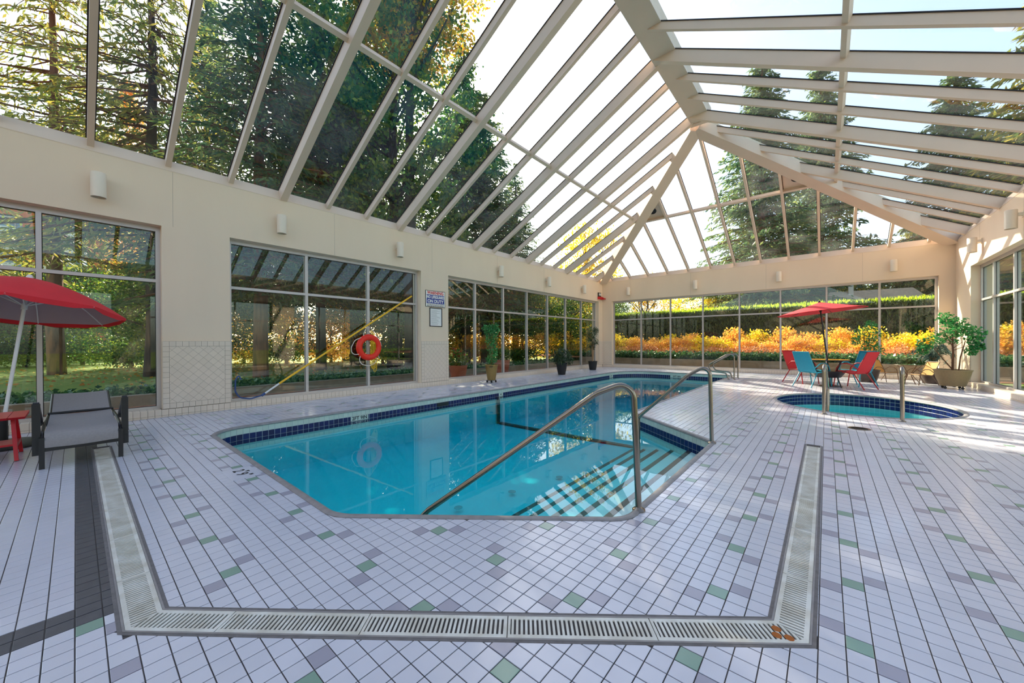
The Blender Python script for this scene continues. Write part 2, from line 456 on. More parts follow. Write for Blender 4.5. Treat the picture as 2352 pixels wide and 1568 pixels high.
# screed under the tiles, cut round the two pools: strips between hole rows
def screed():
    g = G(); n = 0
    step = .1
    # scan strips in y, outline crossings in x
    y = Y0
    ys = np.arange(Y0, D + .3, .05)
    for y in ys:
        xs = [A - .25]
        for P in (POOL, SPA):
            cr = []
            yc = y + .025
            for i in range(len(P)):
                a, b = P[i - 1], P[i]
                if (a.y > yc) != (b.y > yc): cr.append((b.x - a.x) * (yc - a.y) / (b.y - a.y) + a.x)
            xs += sorted(cr)
        xs.append(B + .25); xs = sorted(xs)
        for i in range(0, len(xs) - 1, 2):
            g.add([(xs[i], y, -.0035), (xs[i + 1], y, -.0035), (xs[i + 1], y + .05, -.0035), (xs[i], y + .05, -.0035)], [(0, 1, 2, 3)])
    return g
obj('grout_bed', screed(), MATS['grout'], floor_o)
slab = G(); slab.box(A - .4, B + .4, Y0, D + .4, -3.0, -2.9); obj('slab', slab, MATS['concrete'], floor_o)

tiles = []      # (size score, poly, colour, full)
gi0, gi1 = int((A - GX) / TX) - 1, int((B - GX) / TX) + 2
gj0, gj1 = int((-2.2 - GY) / TY), int((D - GY) / TY) + 2
GAP = .0042
MARK = set()
for i in range(gi0, gi1):
    for j in range(gj0, gj1):
        cx, cy = GX + i * TX, GY + j * TY
        if cx - TX / 2 > B or cx + TX / 2 < A or cy - TY / 2 > D: continue
        if not in_view(cx, cy, 0, 1.35): continue
        x0, x1, y0, y1 = max(A, cx - TX / 2 + GAP / 2), min(B, cx + TX / 2 - GAP / 2), cy - TY / 2 + GAP / 2, min(D, cy + TY / 2 - GAP / 2)
        if x1 - x0 < .012 or y1 - y0 < .012: continue
        poly = [(x0, y0), (x1, y0), (x1, y1), (x0, y1)]; full = (x0 > A and x1 < B and y1 < D)
        skip = False
        for P in (PO_OUT, SP_OUT):
            ne = near_edges(P, cx, cy, .062) if (P is PO_OUT and -6.8 < cx < -.8 and .9 < cy < 15.4) or (P is SP_OUT and -1 < cx < 2 and 7.9 < cy < 11.4) else []
            if ne:
                full = False
                for r, a, b in ne[:2]:
                    d = (b - a).normalized(); nx, ny = d.y, -d.x      # outward normal of CCW outline
                    poly = clip(poly, -nx, -ny, -(nx * a.x + ny * a.y) - .001)
                    if len(poly) < 3: break
            elif inside(P, cx, cy): skip = True
        if skip or len(poly) < 3: continue
        r, k = drain_dist(cx, cy)
        if r < DW + .062:
            full = False; keep = None
            # split: keep the parts outside the band of each nearby leg (outer and inner side separately)
            side_in = None
            def side_of(q):
                best = None
                for s in range(3):
                    a, b = DR[s], DR[s + 1]; d = (b - a); l = d.length; d = d / l
                    t = (q[0] - a.x) * d.x + (q[1] - a.y) * d.y; t2 = max(0, min(l, t))
                    rr = math.hypot(q[0] - a.x - d.x * t2, q[1] - a.y - d.y * t2); sg = d.x * (q[1] - a.y) - d.y * (q[0] - a.x)
                    if best is None or rr < best[0]: best = (rr, sg)
                return best[1]
            sg = side_of((cx, cy))
            legs = [s for s in range(3) if True]
            for s in legs:
                a, b = DR[s], DR[s + 1]; d = (b - a).normalized(); l = (b - a).length
                t = (cx - a.x) * d.x + (cy - a.y) * d.y
                nn = (-d.y, d.x); off = (cx - a.x) * nn[0] + (cy - a.y) * nn[1]
                if abs(off) > DW + .062 or t < -.06 or t > l + .06: continue
                if sg > 0: poly = clip(poly, -nn[0], -nn[1], -(nn[0] * a.x + nn[1] * a.y) - DW)
                else: poly = clip(poly, nn[0], nn[1], (nn[0] * a.x + nn[1] * a.y) - DW)
                if len(poly) < 3: break
            if len(poly) < 3: continue
        ar = abs(sum(poly[q - 1][0] * poly[q][1] - poly[q][0] * poly[q - 1][1] for q in range(len(poly)))) / 2
        if ar < .0004: continue
        # colour pattern: green every sixth tile, two grey corner neighbours, direction alternating
        col = 'white'
        I, J = i % 6, j % 6; par = ((i // 6) + (j // 6)) % 2
        if I == 0 and J == 0: col = 'green'
        else:
            for di, dj in ((1, 1), (-1, -1), (1, -1), (-1, 1)):
                ii, jj = i - di, j - dj
                if ii % 6 == 0 and jj % 6 == 0:
                    pr = ((ii // 6) + (jj // 6)) % 2
                    if (pr == 0) == (di * dj > 0): col = 'grey'
        if cx < -2.47 and -.01 < cy < .16: col = 'charcoal'
        if -2.565 < cx < -2.47 and cy <= -.01: col = 'charcoal'
        if cx < -2.565 and cy < -.01 and col != 'charcoal': col = 'white'
        if -5.02 < cx < -4.86 and .85 < cy < 1.02: pass
        dz = depth_of(cx, cy)[0]
        vis = in_view(cx, cy, 0, 1.0)
        tiles.append((1 / dz ** 3 if vis else 0, poly, col, full, cx, cy))
tiles.sort(key=lambda t: -t[0])
def tile_geo(g, poly, ox=0, oy=0, z0=-.0035, z1=0.0, ch=.0018):
    n = len(poly); cx = sum(p[0] for p in poly) / n; cy = sum(p[1] for p in poly) / n
    def shrink(p):
        dx, dy = p[0] - cx, p[1] - cy; l = math.hypot(dx, dy) + 1e-9; f = max(.3, (l - ch * 1.3) / l)
        return (cx + dx * f, cy + dy * f)
    ins = [shrink(p) for p in poly]
    g.add([(p[0] - ox, p[1] - oy, z0) for p in poly] + [(p[0] - ox, p[1] - oy, z1 - ch * .5) for p in poly] + [(p[0] - ox, p[1] - oy, z1) for p in ins],
          [(i, (i + 1) % n, n + (i + 1) % n, n + i) for i in range(n)] + [(n + i, n + (i + 1) % n, 2 * n + (i + 1) % n, 2 * n + i) for i in range(n)] + [tuple(range(2 * n, 3 * n))])
full_me = {}
n_single = 0; rest = {}
for sc, poly, col, full, cx, cy in tiles:
    if n_single < 300 and sc > 0 and (full or len(poly) >= 3):
        n_single += 1
        if full:
            if col not in full_me:
                g = G(); tile_geo(g, [(-TX / 2 + GAP / 2, -TY / 2 + GAP / 2), (TX / 2 - GAP / 2, -TY / 2 + GAP / 2), (TX / 2 - GAP / 2, TY / 2 - GAP / 2), (-TX / 2 + GAP / 2, TY / 2 - GAP / 2)])
                me = g.mesh('tile'); me.materials.append(MATS['floor tile ' + col]); full_me[col] = me
            me = full_me[col]
        else:
            g = G(); tile_geo(g, poly, cx, cy); me = g.mesh('tile'); me.materials.append(MATS['floor tile ' + col])
        o = link('tile', me, None, floor_o, (cx, cy, random.uniform(-.0003, .0003)), (random.uniform(-.002, .002), random.uniform(-.002, .002), random.uniform(-.006, .006)))
        if col != 'white': o['label'] = {'green': 'sage green floor tile', 'grey': 'mauve grey floor tile', 'charcoal': 'charcoal floor tile'}[col]
    else:
        tile_geo(rest.setdefault(col, G()), poly)
for col, g in rest.items():
    o = obj('tile_field', g, MATS['floor tile ' + col], floor_o); o['kind'] = 'stuff'
# pale caulked joints across the deck
def strip(p, q, wd, z=.001):
    p, q = Vector(p + (0,)), Vector(q + (0,)); d = (q - p).normalized(); s = Vector((-d.y, d.x, 0)) * wd / 2
    return G().prism([(p - s)[:2], (q - s)[:2], (q + s)[:2], (p + s)[:2]], -.003, z)
for p, q in [((-1.60, 6.5), (-1.60, 14.9)), ((-1.50, 6.2), (-1.50, 14.9)), ((-1.50, 6.3), (-.12, 5.66)), ((-6.9, 1.5), (-6.9, 15.2)), ((-6.0, .55), (-6.9, 1.5))]:
    obj('expansion_joint', strip(p, q, .014), MATS['caulk'], floor_o)
# floor drain cover
fd = thing('drain_cover', 'small round metal drain cover set in the deck before the hot tub', 'drain', (.345, 6.94, 0))
g = G(); g.lathe([(.0, .0005), (.115, .0005), (.12, .003), (.11, .004), (.0, .004)], 28, cap=False); obj('disc', g, MATS['stainless'], fd)
g = G()
for k in range(-3, 4):
    hl = math.sqrt(.09 ** 2 - (k * .022) ** 2) if abs(k * .022) < .09 else .02
    g.box(-hl, hl, k * .022 - .004, k * .022 + .004, .004, .0055)
obj('slots', g, MATS['drain trench'], fd)

# ---------------------------------------------------------------- channel drain
cd = thing('channel_drain', 'white slotted channel drain turning round the near end of the pool deck', 'drain')
def leg_dirs(i):
    d = (DR[i + 1] - DR[i]).normalized(); return d, Vector((-d.y, d.x, 0))
def miter_clip(poly, i):
    """clip a polygon to the part of the run belonging to leg i"""
    for k, sgn in ((i, -1), (i + 1, 1)):
        if 0 < k < 3:
            d0, _ = leg_dirs(k - 1); d1, _ = leg_dirs(k); bis = (d0 + d1).normalized()
            poly = clip(poly, bis.x * sgn, bis.y * sgn, (bis.x * DR[k].x + bis.y * DR[k].y) * sgn)
            if len(poly) < 3: return []
    return poly
def rect(i, u0, u1, v0, v1):
    d, nrm = leg_dirs(i); a = DR[i]
    return [(a + d * u + nrm * v)[:2] for u, v in ((u0, v0), (u1, v0), (u1, v1), (u0, v1))]
tr = G(); fr = G(); mo = G()
for i in range(3):
    l = (DR[i + 1] - DR[i]).length
    e0, e1 = (0 if i == 0 else -.15), (l if i == 2 else l + .15)
    for (v0, v1) in ((-.0685, -.0605), (.0605, .0685)):
        P = miter_clip(rect(i, e0, e1, v0, v1), i)
        if P: fr.prism(P, -.09, .002)
    for (v0, v1) in ((-.083, -.0685), (.0685, .083)):
        P = miter_clip(rect(i, e0, e1, v0, v1), i)
        if P: mo.prism(P, -.004, .0006)
    P = miter_clip(rect(i, e0, e1, -.061, .061), i); tr.prism(P, -.10, -.085)
obj('mortar_edge', mo, MATS['mortar'], cd); obj('trench_frame', fr, MATS['coping stone'], cd); obj('trench', tr, MATS['drain trench'], cd)
SEC = {0: [l for l in np.arange(4.158 + .15, -.3, -.61)][::-1], 1: [-.15, .36, .97, 1.58, 2.19, 2.90], 2: list(np.arange(-.15, 3.6, .61))}
for i in range(3):
    l = (DR[i + 1] - DR[i]).length; cuts = SEC[i]
    for a0, a1 in zip(cuts[:-1], cuts[1:]):
        a0 = max(a0, 0 if i == 0 else -.15); a1 = min(a1, l + (.15 if i < 2 else 0))
        if a1 - a0 < .05: continue
        g = G()
        def put(u0, u1, v0, v1, z0=-.02, z1=.0015):
            P = miter_clip(rect(i, u0, u1, v0, v1), i)
            if len(P) >= 3: g.prism(P, z0, z1)
        a0 += .002; a1 -= .002
        put(a0, a1, -.0595, -.042); put(a0, a1, .042, .0595)
        n = max(1, round((a1 - a0 - .03) / .0195)); pit = (a1 - a0 - .03) / n
        put(a0, a0 + .015, -.042, .042); put(a1 - .015, a1, -.042, .042)
        for k in range(n):
            u = a0 + .015 + k * pit
            put(u + (0 if k else -.004), u + pit * .52, -.042, .042)
        if g.v: obj('grate', g, MATS['grate plastic'], cd)
g = G()
for (x, y) in [(-.155, 1.845), (-.115, 1.86), (-.16, 1.885)]:
    g.lathe([(.0, .0018), (.018, .0018), (.0, .0022)], 9, (x, y, 0), cap=False)
o = obj('rust_stain', g, MATS['rust'], cd); o['label'] = 'rust stain on the drain corner'

# ================================================================ POOL SHELLS
WZ = -.195
def shell(name, label, cat, P, zf, wz, rows, stepf=None, water='pool water', vis_test=True):
    """rows: list of (z top, z bottom, material, part name) of wall tiles"""
    t = thing(name, label, cat)
    # wall and floor
    g = G(); Q = offset(P, .004); n = len(Q)
    g.add([(p.x, p.y, -.004) for p in Q] + [(p.x, p.y, -1.6) for p in Q], [(i, n + i, n + (i + 1) % n, (i + 1) % n) for i in range(n)])
    obj('basin_wall', g, MATS['pool plaster'], t)
    g = G(); g.add([(p.x, p.y, zf(p.x, p.y)) for p in offset(P, .03)], [tuple(range(n))])
    obj('basin_floor', g, MATS['pool plaster'], t, smooth=False)
    # coping nosing swept along the outline
    cop = G(); prof = [(.032, -.004), (.032, .004), (.022, .010), (.002, .012), (-.016, .008), (-.026, -.004), (-.026, -.018), (-.018, -.026), (.0, -.028)]
    rings = [offset(P, o) for o, z in prof]; vs = []; fs = []
    for (o, z), R in zip(prof, rings): vs += [(p.x, p.y, z) for p in R]
    for k in range(len(prof) - 1):
        for i in range(n):
            j = (i + 1) % n; fs.append((k * n + i, k * n + j, (k + 1) * n + j, (k + 1) * n + i))
    cop.add(vs, fs); cop.smooth = True; obj('coping', cop, MATS['coping stone'], t)
    # tiles along the wall
    L = [0]; 
    for i in range(n): L.append(L[-1] + (P[(i + 1) % n] - P[i]).length)
    tot = L[-1]; m = round(tot / .0815); pit = tot / m
    def at(s):
        s %= tot
        for i in range(n):
            if s <= L[i + 1]:
                a, b = P[i], P[(i + 1) % n]; d = (b - a).normalized(); return a + d * (s - L[i])
        return P[0]
    backing = G(); R = offset(P, -.003)
    backing.add([(p.x, p.y, -.02) for p in R] + [(p.x, p.y, rows[-1][1]) for p in R], [(i, n + i, n + (i + 1) % n, (i + 1) % n) for i in range(n)])
    obj('tile_grout', backing, MATS['pool grout'], t)
    singles = {}; bulk = {}
    for (zt, zb, mt, pn) in rows:
        cand = []
        for k in range(m):
            a, b = at(k * pit + .003), at((k + 1) * pit - .003); mid = (a + b) / 2; d = (b - a).normalized(); inn = Vector((-d.y, d.x, 0))
            dz, dx, dy = depth_of(mid.x, mid.y, -.1); facing = inn.dot(Vector((-mid.x, -mid.y, 0))) > 0
            ok = facing and in_view(mid.x, mid.y, -.1, 1.0)
            cand.append(((abs(inn.dot(Vector((mid.x, mid.y, 0)).normalized())) / dz ** 2) if ok else 0, a, b, inn, d))
        cand.sort(key=lambda c: -c[0])
        for sc, a, b, inn, d in cand:
            g = G(); e = .0015; f0, f1 = .003, .006
            vs = []
            for off, ins in ((.0, 0), (f1 - .001, 0), (f1, e)):
                for (q, sg, z) in ((a, 1, zb), (b, -1, zb), (b, -1, zt), (a, 1, zt)):
                    pp = q + inn * off + d * (ins * sg); zz = z + (ins if z == zb else -ins); vs.append((pp.x, pp.y, zz))
            fs = [(i, (i + 1) % 4, 4 + (i + 1) % 4, 4 + i) for i in range(4)] + [(4 + i, 4 + (i + 1) % 4, 8 + (i + 1) % 4, 8 + i) for i in range(4)] + [(8, 9, 10, 11)]
            cnt = singles.get(pn, 0)
            if sc > 0 and cnt < 300 and zt > wz:
                singles[pn] = cnt + 1; c = (a + b) / 2 
                g.add([(v[0] - c.x, v[1] - c.y, v[2]) for v in vs], fs)
                link(pn, g.mesh(pn), MATS[mt], t, (c.x, c.y, 0))
            else: bulk.setdefault(mt, G()).add(vs, fs)
    for mt, g in bulk.items():
        o = obj('wall_tiles', g, MATS[mt], t); o['kind'] = 'stuff'
    # water body
    W = offset(P, -.001); wg = G()
    wg.add([(p.x, p.y, wz) for p in W] + [(p.x, p.y, -2.0) for p in W], [tuple(range(n)), tuple(range(n, 2 * n))[::-1]] + [(i, n + i, n + (i + 1) % n, (i + 1) % n) for i in range(n)])
    return t, wg
def pool_floor(x, y): return -.74 - .03 * max(0, y - 3)
pool, wg = shell('swimming_pool', 'sunken indoor swimming pool with blue waterline tiles and corner steps', 'pool', POOL, pool_floor, WZ,
                 [(-.024, -.108, 'pool pale tile', 'coping_tile'), (-.112, -.192, 'pool blue tile', 'waterline_tile'), (-.196, -.250, 'pool blue tile', 'waterline_tile'), (-.254, -.336, 'pool pale tile', 'coping_tile')])
wo_ = obj('pool_water', wg, MATS['pool water'], None, smooth=False); tag(wo_, 'clear turquoise water filling the swimming pool', 'water')
# steps along the east side
SX = [-1.03, -1.40, -1.69, -1.98, -2.27, -2.55]; SZ = [-.24, -.34, -.44, -.54, -.64]
CLP = [(-1.03 + .01, 5.2), (-1.03 + .01, 2.3)]
def step_poly(x0, x1):
    """band between x0>x1 clipped by the diagonal walls"""
    P = [(x1, 0.5), (x0, 0.5), (x0, 7), (x1, 7)]
    d = Vector((-1.49, 1.22)).normalized(); nrm = (-d.y, d.x)      # far diagonal, from (-1.03,4.94) to (-2.52,6.16)
    nx, ny = (1.22, 1.49); P = clip(P, nx, ny, nx * -1.03 + ny * 4.94 + .02)
    nx, ny = (1.25, -1.58); P = clip(P, nx, ny, nx * -1.03 + ny * 2.41 + .02)
    return P
for k in range(5):
    P = step_poly(SX[k] + (.02 if k == 0 else 0), SX[k + 1]); obj('step', G().prism(P, -1.4, SZ[k]), MATS['pool plaster'], pool)
    P = step_poly(SX[k + 1] + .055, SX[k + 1] - .003); obj('step_stripe', G().prism(P, SZ[k] - .05, SZ[k] + .003), MATS['step stripe'], pool)
g = G(); g.box(-6.38, -2.5, 6.98, 7.09, -.9, pool_floor(0, 7) + .02); g.box(-6.44, -6.43, 6.98, 7.09, -.9, -.2); o = obj('lane_line', g, MATS['step stripe'], pool)
for (x, y) in [(-3.3, 2.9), (-3.15, 3.7), (-3.0, 4.6)]:
    g = G(); g.lathe([(0, 0), (.05, 0), (.05, .006), (0, .006)], 16, (x, y, pool_floor(x, y) + .0), cap=False); obj('inlet', g, MATS['pool grout'], pool)
spa, wg = shell('hot_tub', 'sunken oval hot tub lined with dark blue tiles on the right of the deck', 'hot tub', SPA, lambda x, y: -1.1, -.215,
                [(-.024, -.088, 'pool blue tile', 'waterline_tile'), (-.095, -.166, 'pool blue tile', 'waterline_tile'), (-.173, -.25, 'pool blue tile', 'waterline_tile')])
o = obj('hot_tub_water', wg, MATS['spa water'], None, smooth=False); tag(o, 'pale green water inside the oval hot tub', 'water')
# bench ring in the spa
g = G(); n = len(SPA); I = offset(SPA, -.42)
g.add([(p.x, p.y, -.55) for p in SPA] + [(p.x, p.y, -.55) for p in I] + [(p.x, p.y, -1.1) for p in I],
      [(i, (i + 1) % n, n + (i + 1) % n, n + i) for i in range(n)] + [(n + i, n + (i + 1) % n, 2 * n + (i + 1) % n, 2 * n + i) for i in range(n)])
obj('bench', g, MATS['pool plaster'], spa, smooth=False)

def text_mesh(s, size, depth=.001, bold=0.0, align='CENTER'):
    c = bpy.data.curves.new('lettering', 'FONT'); c.body = s; c.size = size; c.extrude = depth; c.align_x = align; c.align_y = 'CENTER'; c.offset = bold
    c.resolution_u = 3
    o = bpy.data.objects.new('lettering', c); COL.objects.link(o)
    dg = bpy.context.evaluated_depsgraph_get(); me = bpy.data.meshes.new_from_object(o.evaluated_get(dg)); bpy.data.objects.remove(o); me.name = 'lettering'
    me.materials.clear()
    return me
def text(s, size, material, parent, mtx, depth=.001, bold=0.0, label=None, sx=1.0):
    me = text_mesh(s, size, depth, bold); me.materials.append(material)
    o = bpy.data.objects.new('lettering', me); COL.objects.link(o); o.parent = parent
    o.matrix_local = mtx @ Matrix.Diagonal((sx, 1, 1, 1))
    if label: o['label'] = label
    return o
def basis(loc, xa, ya, za):
    xa, ya, za = Vector(xa), Vector(ya), Vector(za)
    return Matrix(((xa.x, ya.x, za.x, loc[0]), (xa.y, ya.y, za.y, loc[1]), (xa.z, ya.z, za.z, loc[2]), (0, 0, 0, 1)))
# depth markers at the waterline (on the long wall facing +x, text reads along +y)
def marker(loc, xa, nrm, s, wd, size=.085, h=.08):
    xa, nrm = Vector(xa), Vector(nrm); c = Vector(loc)
    g = G(); g.obox(c, xa, (0, 0, 1), nrm, wd / 2, h / 2, .005); o = obj('depth_marker', g, MATS['pool pale tile'], pool)
    text(s, size, MATS['ink'], o, basis(c + nrm * .0052, xa, (0, 0, 1), nrm), .0006, .002)
marker((-6.452 + .008, 3.32, -.152), (0, 1, 0), (1, 0, 0), '2FT 9IN', .33)
marker((-6.475 + .008, 7.16, -.152), (0, 1, 0), (1, 0, 0), '4', .16)
marker((-6.494 + .008, 13.7, -.152), (0, 1, 0), (1, 0, 0), '4FT', .3)
marker((-4.42, 15.1 - .008, -.152), (1, 0, 0), (0, -1, 0), '5FT 0IN', .5)
g = G(); g.box(-6.449, -6.444, 5.08, 5.4, -.19, -.115); o = obj('skimmer_mouth', g, MATS['black plastic'], pool)
# deck marking: block of plain tiles with painted figures, read from the pool side
g = G(); g.box(-4.33, -3.96, .875, 1.10, -.002, .0006); o = obj('depth_marker', g, MATS['floor tile white'], pool); o['label'] = 'painted depth figures on a white deck tile'
for s_, x, y, sz in (('2', -4.225, .985, .125), ('FT', -4.165, 1.04, .038), ('9', -4.105, .985, .125), ('IN', -4.04, 1.04, .038)):
    text(s_, sz, MATS['ink'], o, basis((x, y, .0008), (1, 0, 0), (0, 1, 0), (0, 0, 1)), .0004, .003)

# ================================================================ HANDRAILS
def flange(g, x, y, r=.045):
    g.lathe([(.0, 0), (r, 0), (r, .008), (r * .8, .016), (.027, .02), (.02, .03)], 20, (x, y, 0), cap=False)
def rail(name, label, pts, r=.0215, fil=.16, feet=(), group=None):
    t = thing(name, label, 'handrail', group=group)
    g = G(); g.tube(fillet(pts, fil, 8), r, 14); obj('tube', g, MATS['stainless'], t)
    for f in feet:
        g = G(); flange(g, *f); obj('flange', g, MATS['stainless'], t)
    return t
rail('handrail', 'steel handrail slanting into the pool at its near corner', [(-1.02, 2.59, -.003), (-1.05, 2.572, .93), (-1.27, 2.44, .83), (-2.38, 1.785, -.11), (-2.44, 1.75, -.18), (-2.44, 1.75, -.7)],
     fil=[.1, .16, .20, .08, .08, .1], feet=[(-1.02, 2.59)], group='handrails at the pool steps')
rail('handrail', 'steel handrail at the far side of the pool steps, ending upright in the water', [(-1.03, 4.85, -.003), (-1.05, 4.85, .95), (-1.30, 4.85, .78), (-1.91, 4.85, .20), (-1.91, 4.85, -.5)],
     fil=[.1, .14, .20, .08, .1], feet=[(-1.03, 4.85)], group='handrails at the pool steps')
for k, (ox, oy, lb) in enumerate(((0, 0, 'nearer bent steel ladder rail at the far pool edge'), (.02, .52, 'farther bent steel ladder rail at the far pool edge'))):
    Y = 13.35 + oy
    rail('ladder_rail', lb, [(-2.20 + ox, Y, -.003), (-2.20 + ox, Y, .80), (-2.42 + ox, Y, .78), (-2.94 + ox, Y, .44), (-2.86 + ox, Y, .24), (-2.42 + ox, Y, .20), (-2.36 + ox, Y, -.003)],
         r=.022, fil=[.1, .12, .14, .09, .1, .1, .1], feet=[(-2.20 + ox, Y), (-2.36 + ox, Y)], group='ladder rails at the far pool edge')
for x, lb in ((-.03, 'left steel grab rail curving into the hot tub'), (.86, 'right steel grab rail curving into the hot tub')):
    rail('grab_rail', lb, [(x, 7.94, -.003), (x, 7.94, .79), (x + .015, 8.16, .80), (x + .05, 8.42, .38), (x + .05, 8.36, .10), (x + .03, 8.30, -.45)],
         r=.024, fil=[.1, .10, .12, .12, .1, .1], feet=[(x, 7.94)], group='grab rails at the hot tub')

# ================================================================ WALLS
TH = .36
def wbox(g, side, u0, u1, r0, r1, z0, z1):
    """box on a wall: u along the wall, r = distance behind the inner face (negative = into the room)"""
    if side == 'left': return g.box(A - r1, A - r0, u0, u1, z0, z1)
    if side == 'right': return g.box(B + r0, B + r1, u0, u1, z0, z1)
    return g.box(u0, u1, D + r0, D + r1, z0, z1)
def wall_uv(side, u, r, z):
    return {'left': (A - r, u, z), 'right': (B + r, u, z), 'back': (u, D + r, z)}[side]
def prism_on(side, g, poly, r0, r1, ch=0.0):
    """polygon in (u,z) extruded from depth r0 (front) to r1 (back)"""
    n = len(poly)
    vs = [wall_uv(side, p[0], r0, p[1]) for p in poly] + [wall_uv(side, p[0], r1, p[1]) for p in poly]
    return g.add(vs, [tuple(range(n)), tuple(range(n, 2 * n))[::-1]] + [(i, n + i, n + (i + 1) % n, (i + 1) % n) for i in range(n)])
walls = {s: struct('wall_' + s) for s in ('left', 'back', 'right')}
COLS = {'left': [(-2.6, -1.69), (.92, 1.83), (6.01, 6.95), (16.20, D)], 'right': [(-2.6, -1.69), (.92, 1.83), (6.01, 6.95), (15.10, D)], 'back': [(A, -7.81), (2.55, B)]}
TOPW = 1.245
def wainscot(side, u0, u1, col, small=False):
    z0, z1 = CURB + .012, TOPW; s = .0825
    g = G(); prism_on(side, g, [(u0 + .002, z0), (u1 - .002, z0), (u1 - .002, z1), (u0 + .002, z1)], -.006, .01); obj('tile_grout', g, MATS['wall grout'], col)
    bulk = G(); cnt = 0
    def put(poly):
        nonlocal cnt
        if len(poly) < 3: return
        ar = abs(sum(poly[q - 1][0] * poly[q][1] - poly[q][0] * poly[q - 1][1] for q in range(len(poly)))) / 2
        if ar < .0003: return
        if small: prism_on(side, bulk, poly, -.0095, -.004); return
        cu = sum(p[0] for p in poly) / len(poly); cz = sum(p[1] for p in poly) / len(poly)
        g = G(); c = Vector(wall_uv(side, cu, 0, cz))
        prism_on(side, g, poly, -.0095, -.004); g.v = [tuple(Vector(v) - c) for v in g.v]
        link('tile', g.mesh('tile'), MATS['wall tile'], col, c); cnt += 1
    gp = .002; nz = max(2, round((z1 - z0) / s)); pz = (z1 - z0) / nz; nu = max(2, round((u1 - u0) / s)); pu = (u1 - u0) / nu
    for k in range(nz):
        for (a, b) in ((u0, u0 + pu), (u1 - pu, u1)): put([(a + gp, z0 + k * pz + gp), (b - gp, z0 + k * pz + gp), (b - gp, z0 + (k + 1) * pz - gp), (a + gp, z0 + (k + 1) * pz - gp)])
    for k in range(1, nu - 1):
        for (a, b) in ((z0, z0 + pz), (z1 - pz, z1)): put([(u0 + k * pu + gp, a + gp), (u0 + (k + 1) * pu - gp, a + gp), (u0 + (k + 1) * pu - gp, b - gp), (u0 + k * pu + gp, b - gp)])
    i0, i1, j0, j1 = u0 + pu + gp, u1 - pu - gp, z0 + pz + gp, z1 - pz - gp
    if i1 - i0 < .1: put([(i0, j0), (i1, j0), (i1, j1), (i0, j1)]) if i1 - i0 > .02 else None
    else:
        hd = .068     # half diagonal of the diamonds
        cx, cz = (i0 + i1) / 2, (j0 + j1) / 2
        for a in range(-20, 21):
            for b in range(-20, 21):
                x, z = cx + (a - b) * hd, cz + (a + b) * hd; h = hd - .0018
                if x < i0 - hd or x > i1 + hd or z < j0 - hd or z > j1 + hd: continue
                P = [(x - h, z), (x, z - h), (x + h, z), (x, z + h)]
                P = clip(P, 1, 0, i1); P = clip(P, -1, 0, -i0) if P else P; P = clip(P, 0, 1, j1) if P else P; P = clip(P, 0, -1, -j0) if P else P
                put(P)
    if small: o = obj('tiles', bulk, MATS['wall tile'], col); o['kind'] = 'stuff'
for side, cl in COLS.items():
    W = walls[side]
    u0, u1 = {'left': (Y0, D), 'right': (Y0, D), 'back': (A - TH, B + TH)}[side]
    g = G(); wbox(g, side, u0, u1 + (0 if side == 'back' else .0), .0, TH, ZB, ZE); obj('ring_beam', g, MATS['plaster wall'], W)
    # hairline control joints on the beam
    g = G()
    for k in range(8):
        u = (1.06 + k * 2.66) if side != 'back' else -6.9 + k * 2.6
        if u < u1 - .3: wbox(g, side, u - .0015, u + .0015, -.0008, .001, ZB + .01, ZE - .005)
    obj('control_joint', g, MATS['wall grout'], W)
    g = G(); wbox(g, side, u0, u1, -.012, TH, -.01, CURB); obj('curb', g, MATS['wall grout'], W)
    # sloped inner sill at the foot of the roof glazing
    g = G(); n0, n1 = u0, u1
    P = [wall_uv(side, u, r, z) for u in (n0, n1) for (r, z) in ((-.004, ZE), (-.004, ZE + .012), (.09, ZE + .20), (.30, ZE + .20), (.30, ZE))]
    g.add(P, [(0, 1, 2, 3, 4), (9, 8, 7, 6, 5)] + [(i, 5 + i, 5 + (i + 1) % 5, (i + 1) % 5) for i in range(5)])
    obj('roof_sill', g, MATS['roof paint'], W, smooth=False)
    for (a, b) in cl:
        g = G(); wbox(g, side, a, b, 0, TH, CURB, ZB); c = obj('column', g, MATS['plaster wall'], W)
        if b > .9 or side == 'back': wainscot(side, a, b, c, small=(side != 'left' or a > 5.5))
        g = G(); wbox(g, side, a, b, -.008, .0, CURB - .002, CURB + .010); obj('column_foot', g, MATS['wall grout'], c)
g = G(); g.box(A - TH, B + TH, Y0 - .3, Y0, 0, ZE + .1); sw = obj('wall_front', g, MATS['plaster wall']); sw['kind'] = 'structure'
# tiled curb along the walls
for side, u0, u1 in (('left', -1.9, D), ('back', A, B), ('right', 6.0, D)):
    bb = struct('baseboard_' + side)
    n = int((u1 - u0) / .0825); bulk = G(); single = 0
    for k in range(n):
        a = u0 + k * .0825 + .002; b = a + .0825 - .004
        for row, (za, zb_) in enumerate(((.002, .030), (.033, CURB + .004))):
            if side == 'left' and row == 1 and single < 290:
                g = G(); c = Vector(wall_uv(side, (a + b) / 2, 0, 0)); prism_on(side, g, [(a, za), (b, za), (b, zb_), (a, zb_)], -.021, -.011)
                g.v = [tuple(Vector(v) - c) for v in g.v]; link('tile', g.mesh('tile'), MATS['wall tile'], bb, c); single += 1
            else: prism_on(side, bulk, [(a, za), (b, za), (b, zb_), (a, zb_)], -.021 - (.008 if row == 0 else 0), -.011)
        prism_on(side, bulk, [(a, CURB + .001), (b, CURB + .001), (b, CURB + .006), (a, CURB + .006)], -.010, .30) if not any(c0 < (a + b) / 2 < c1 for c0, c1 in COLS[side]) else None
    o = obj('tiles', bulk, MATS['wall tile'], bb); o['kind'] = 'stuff'

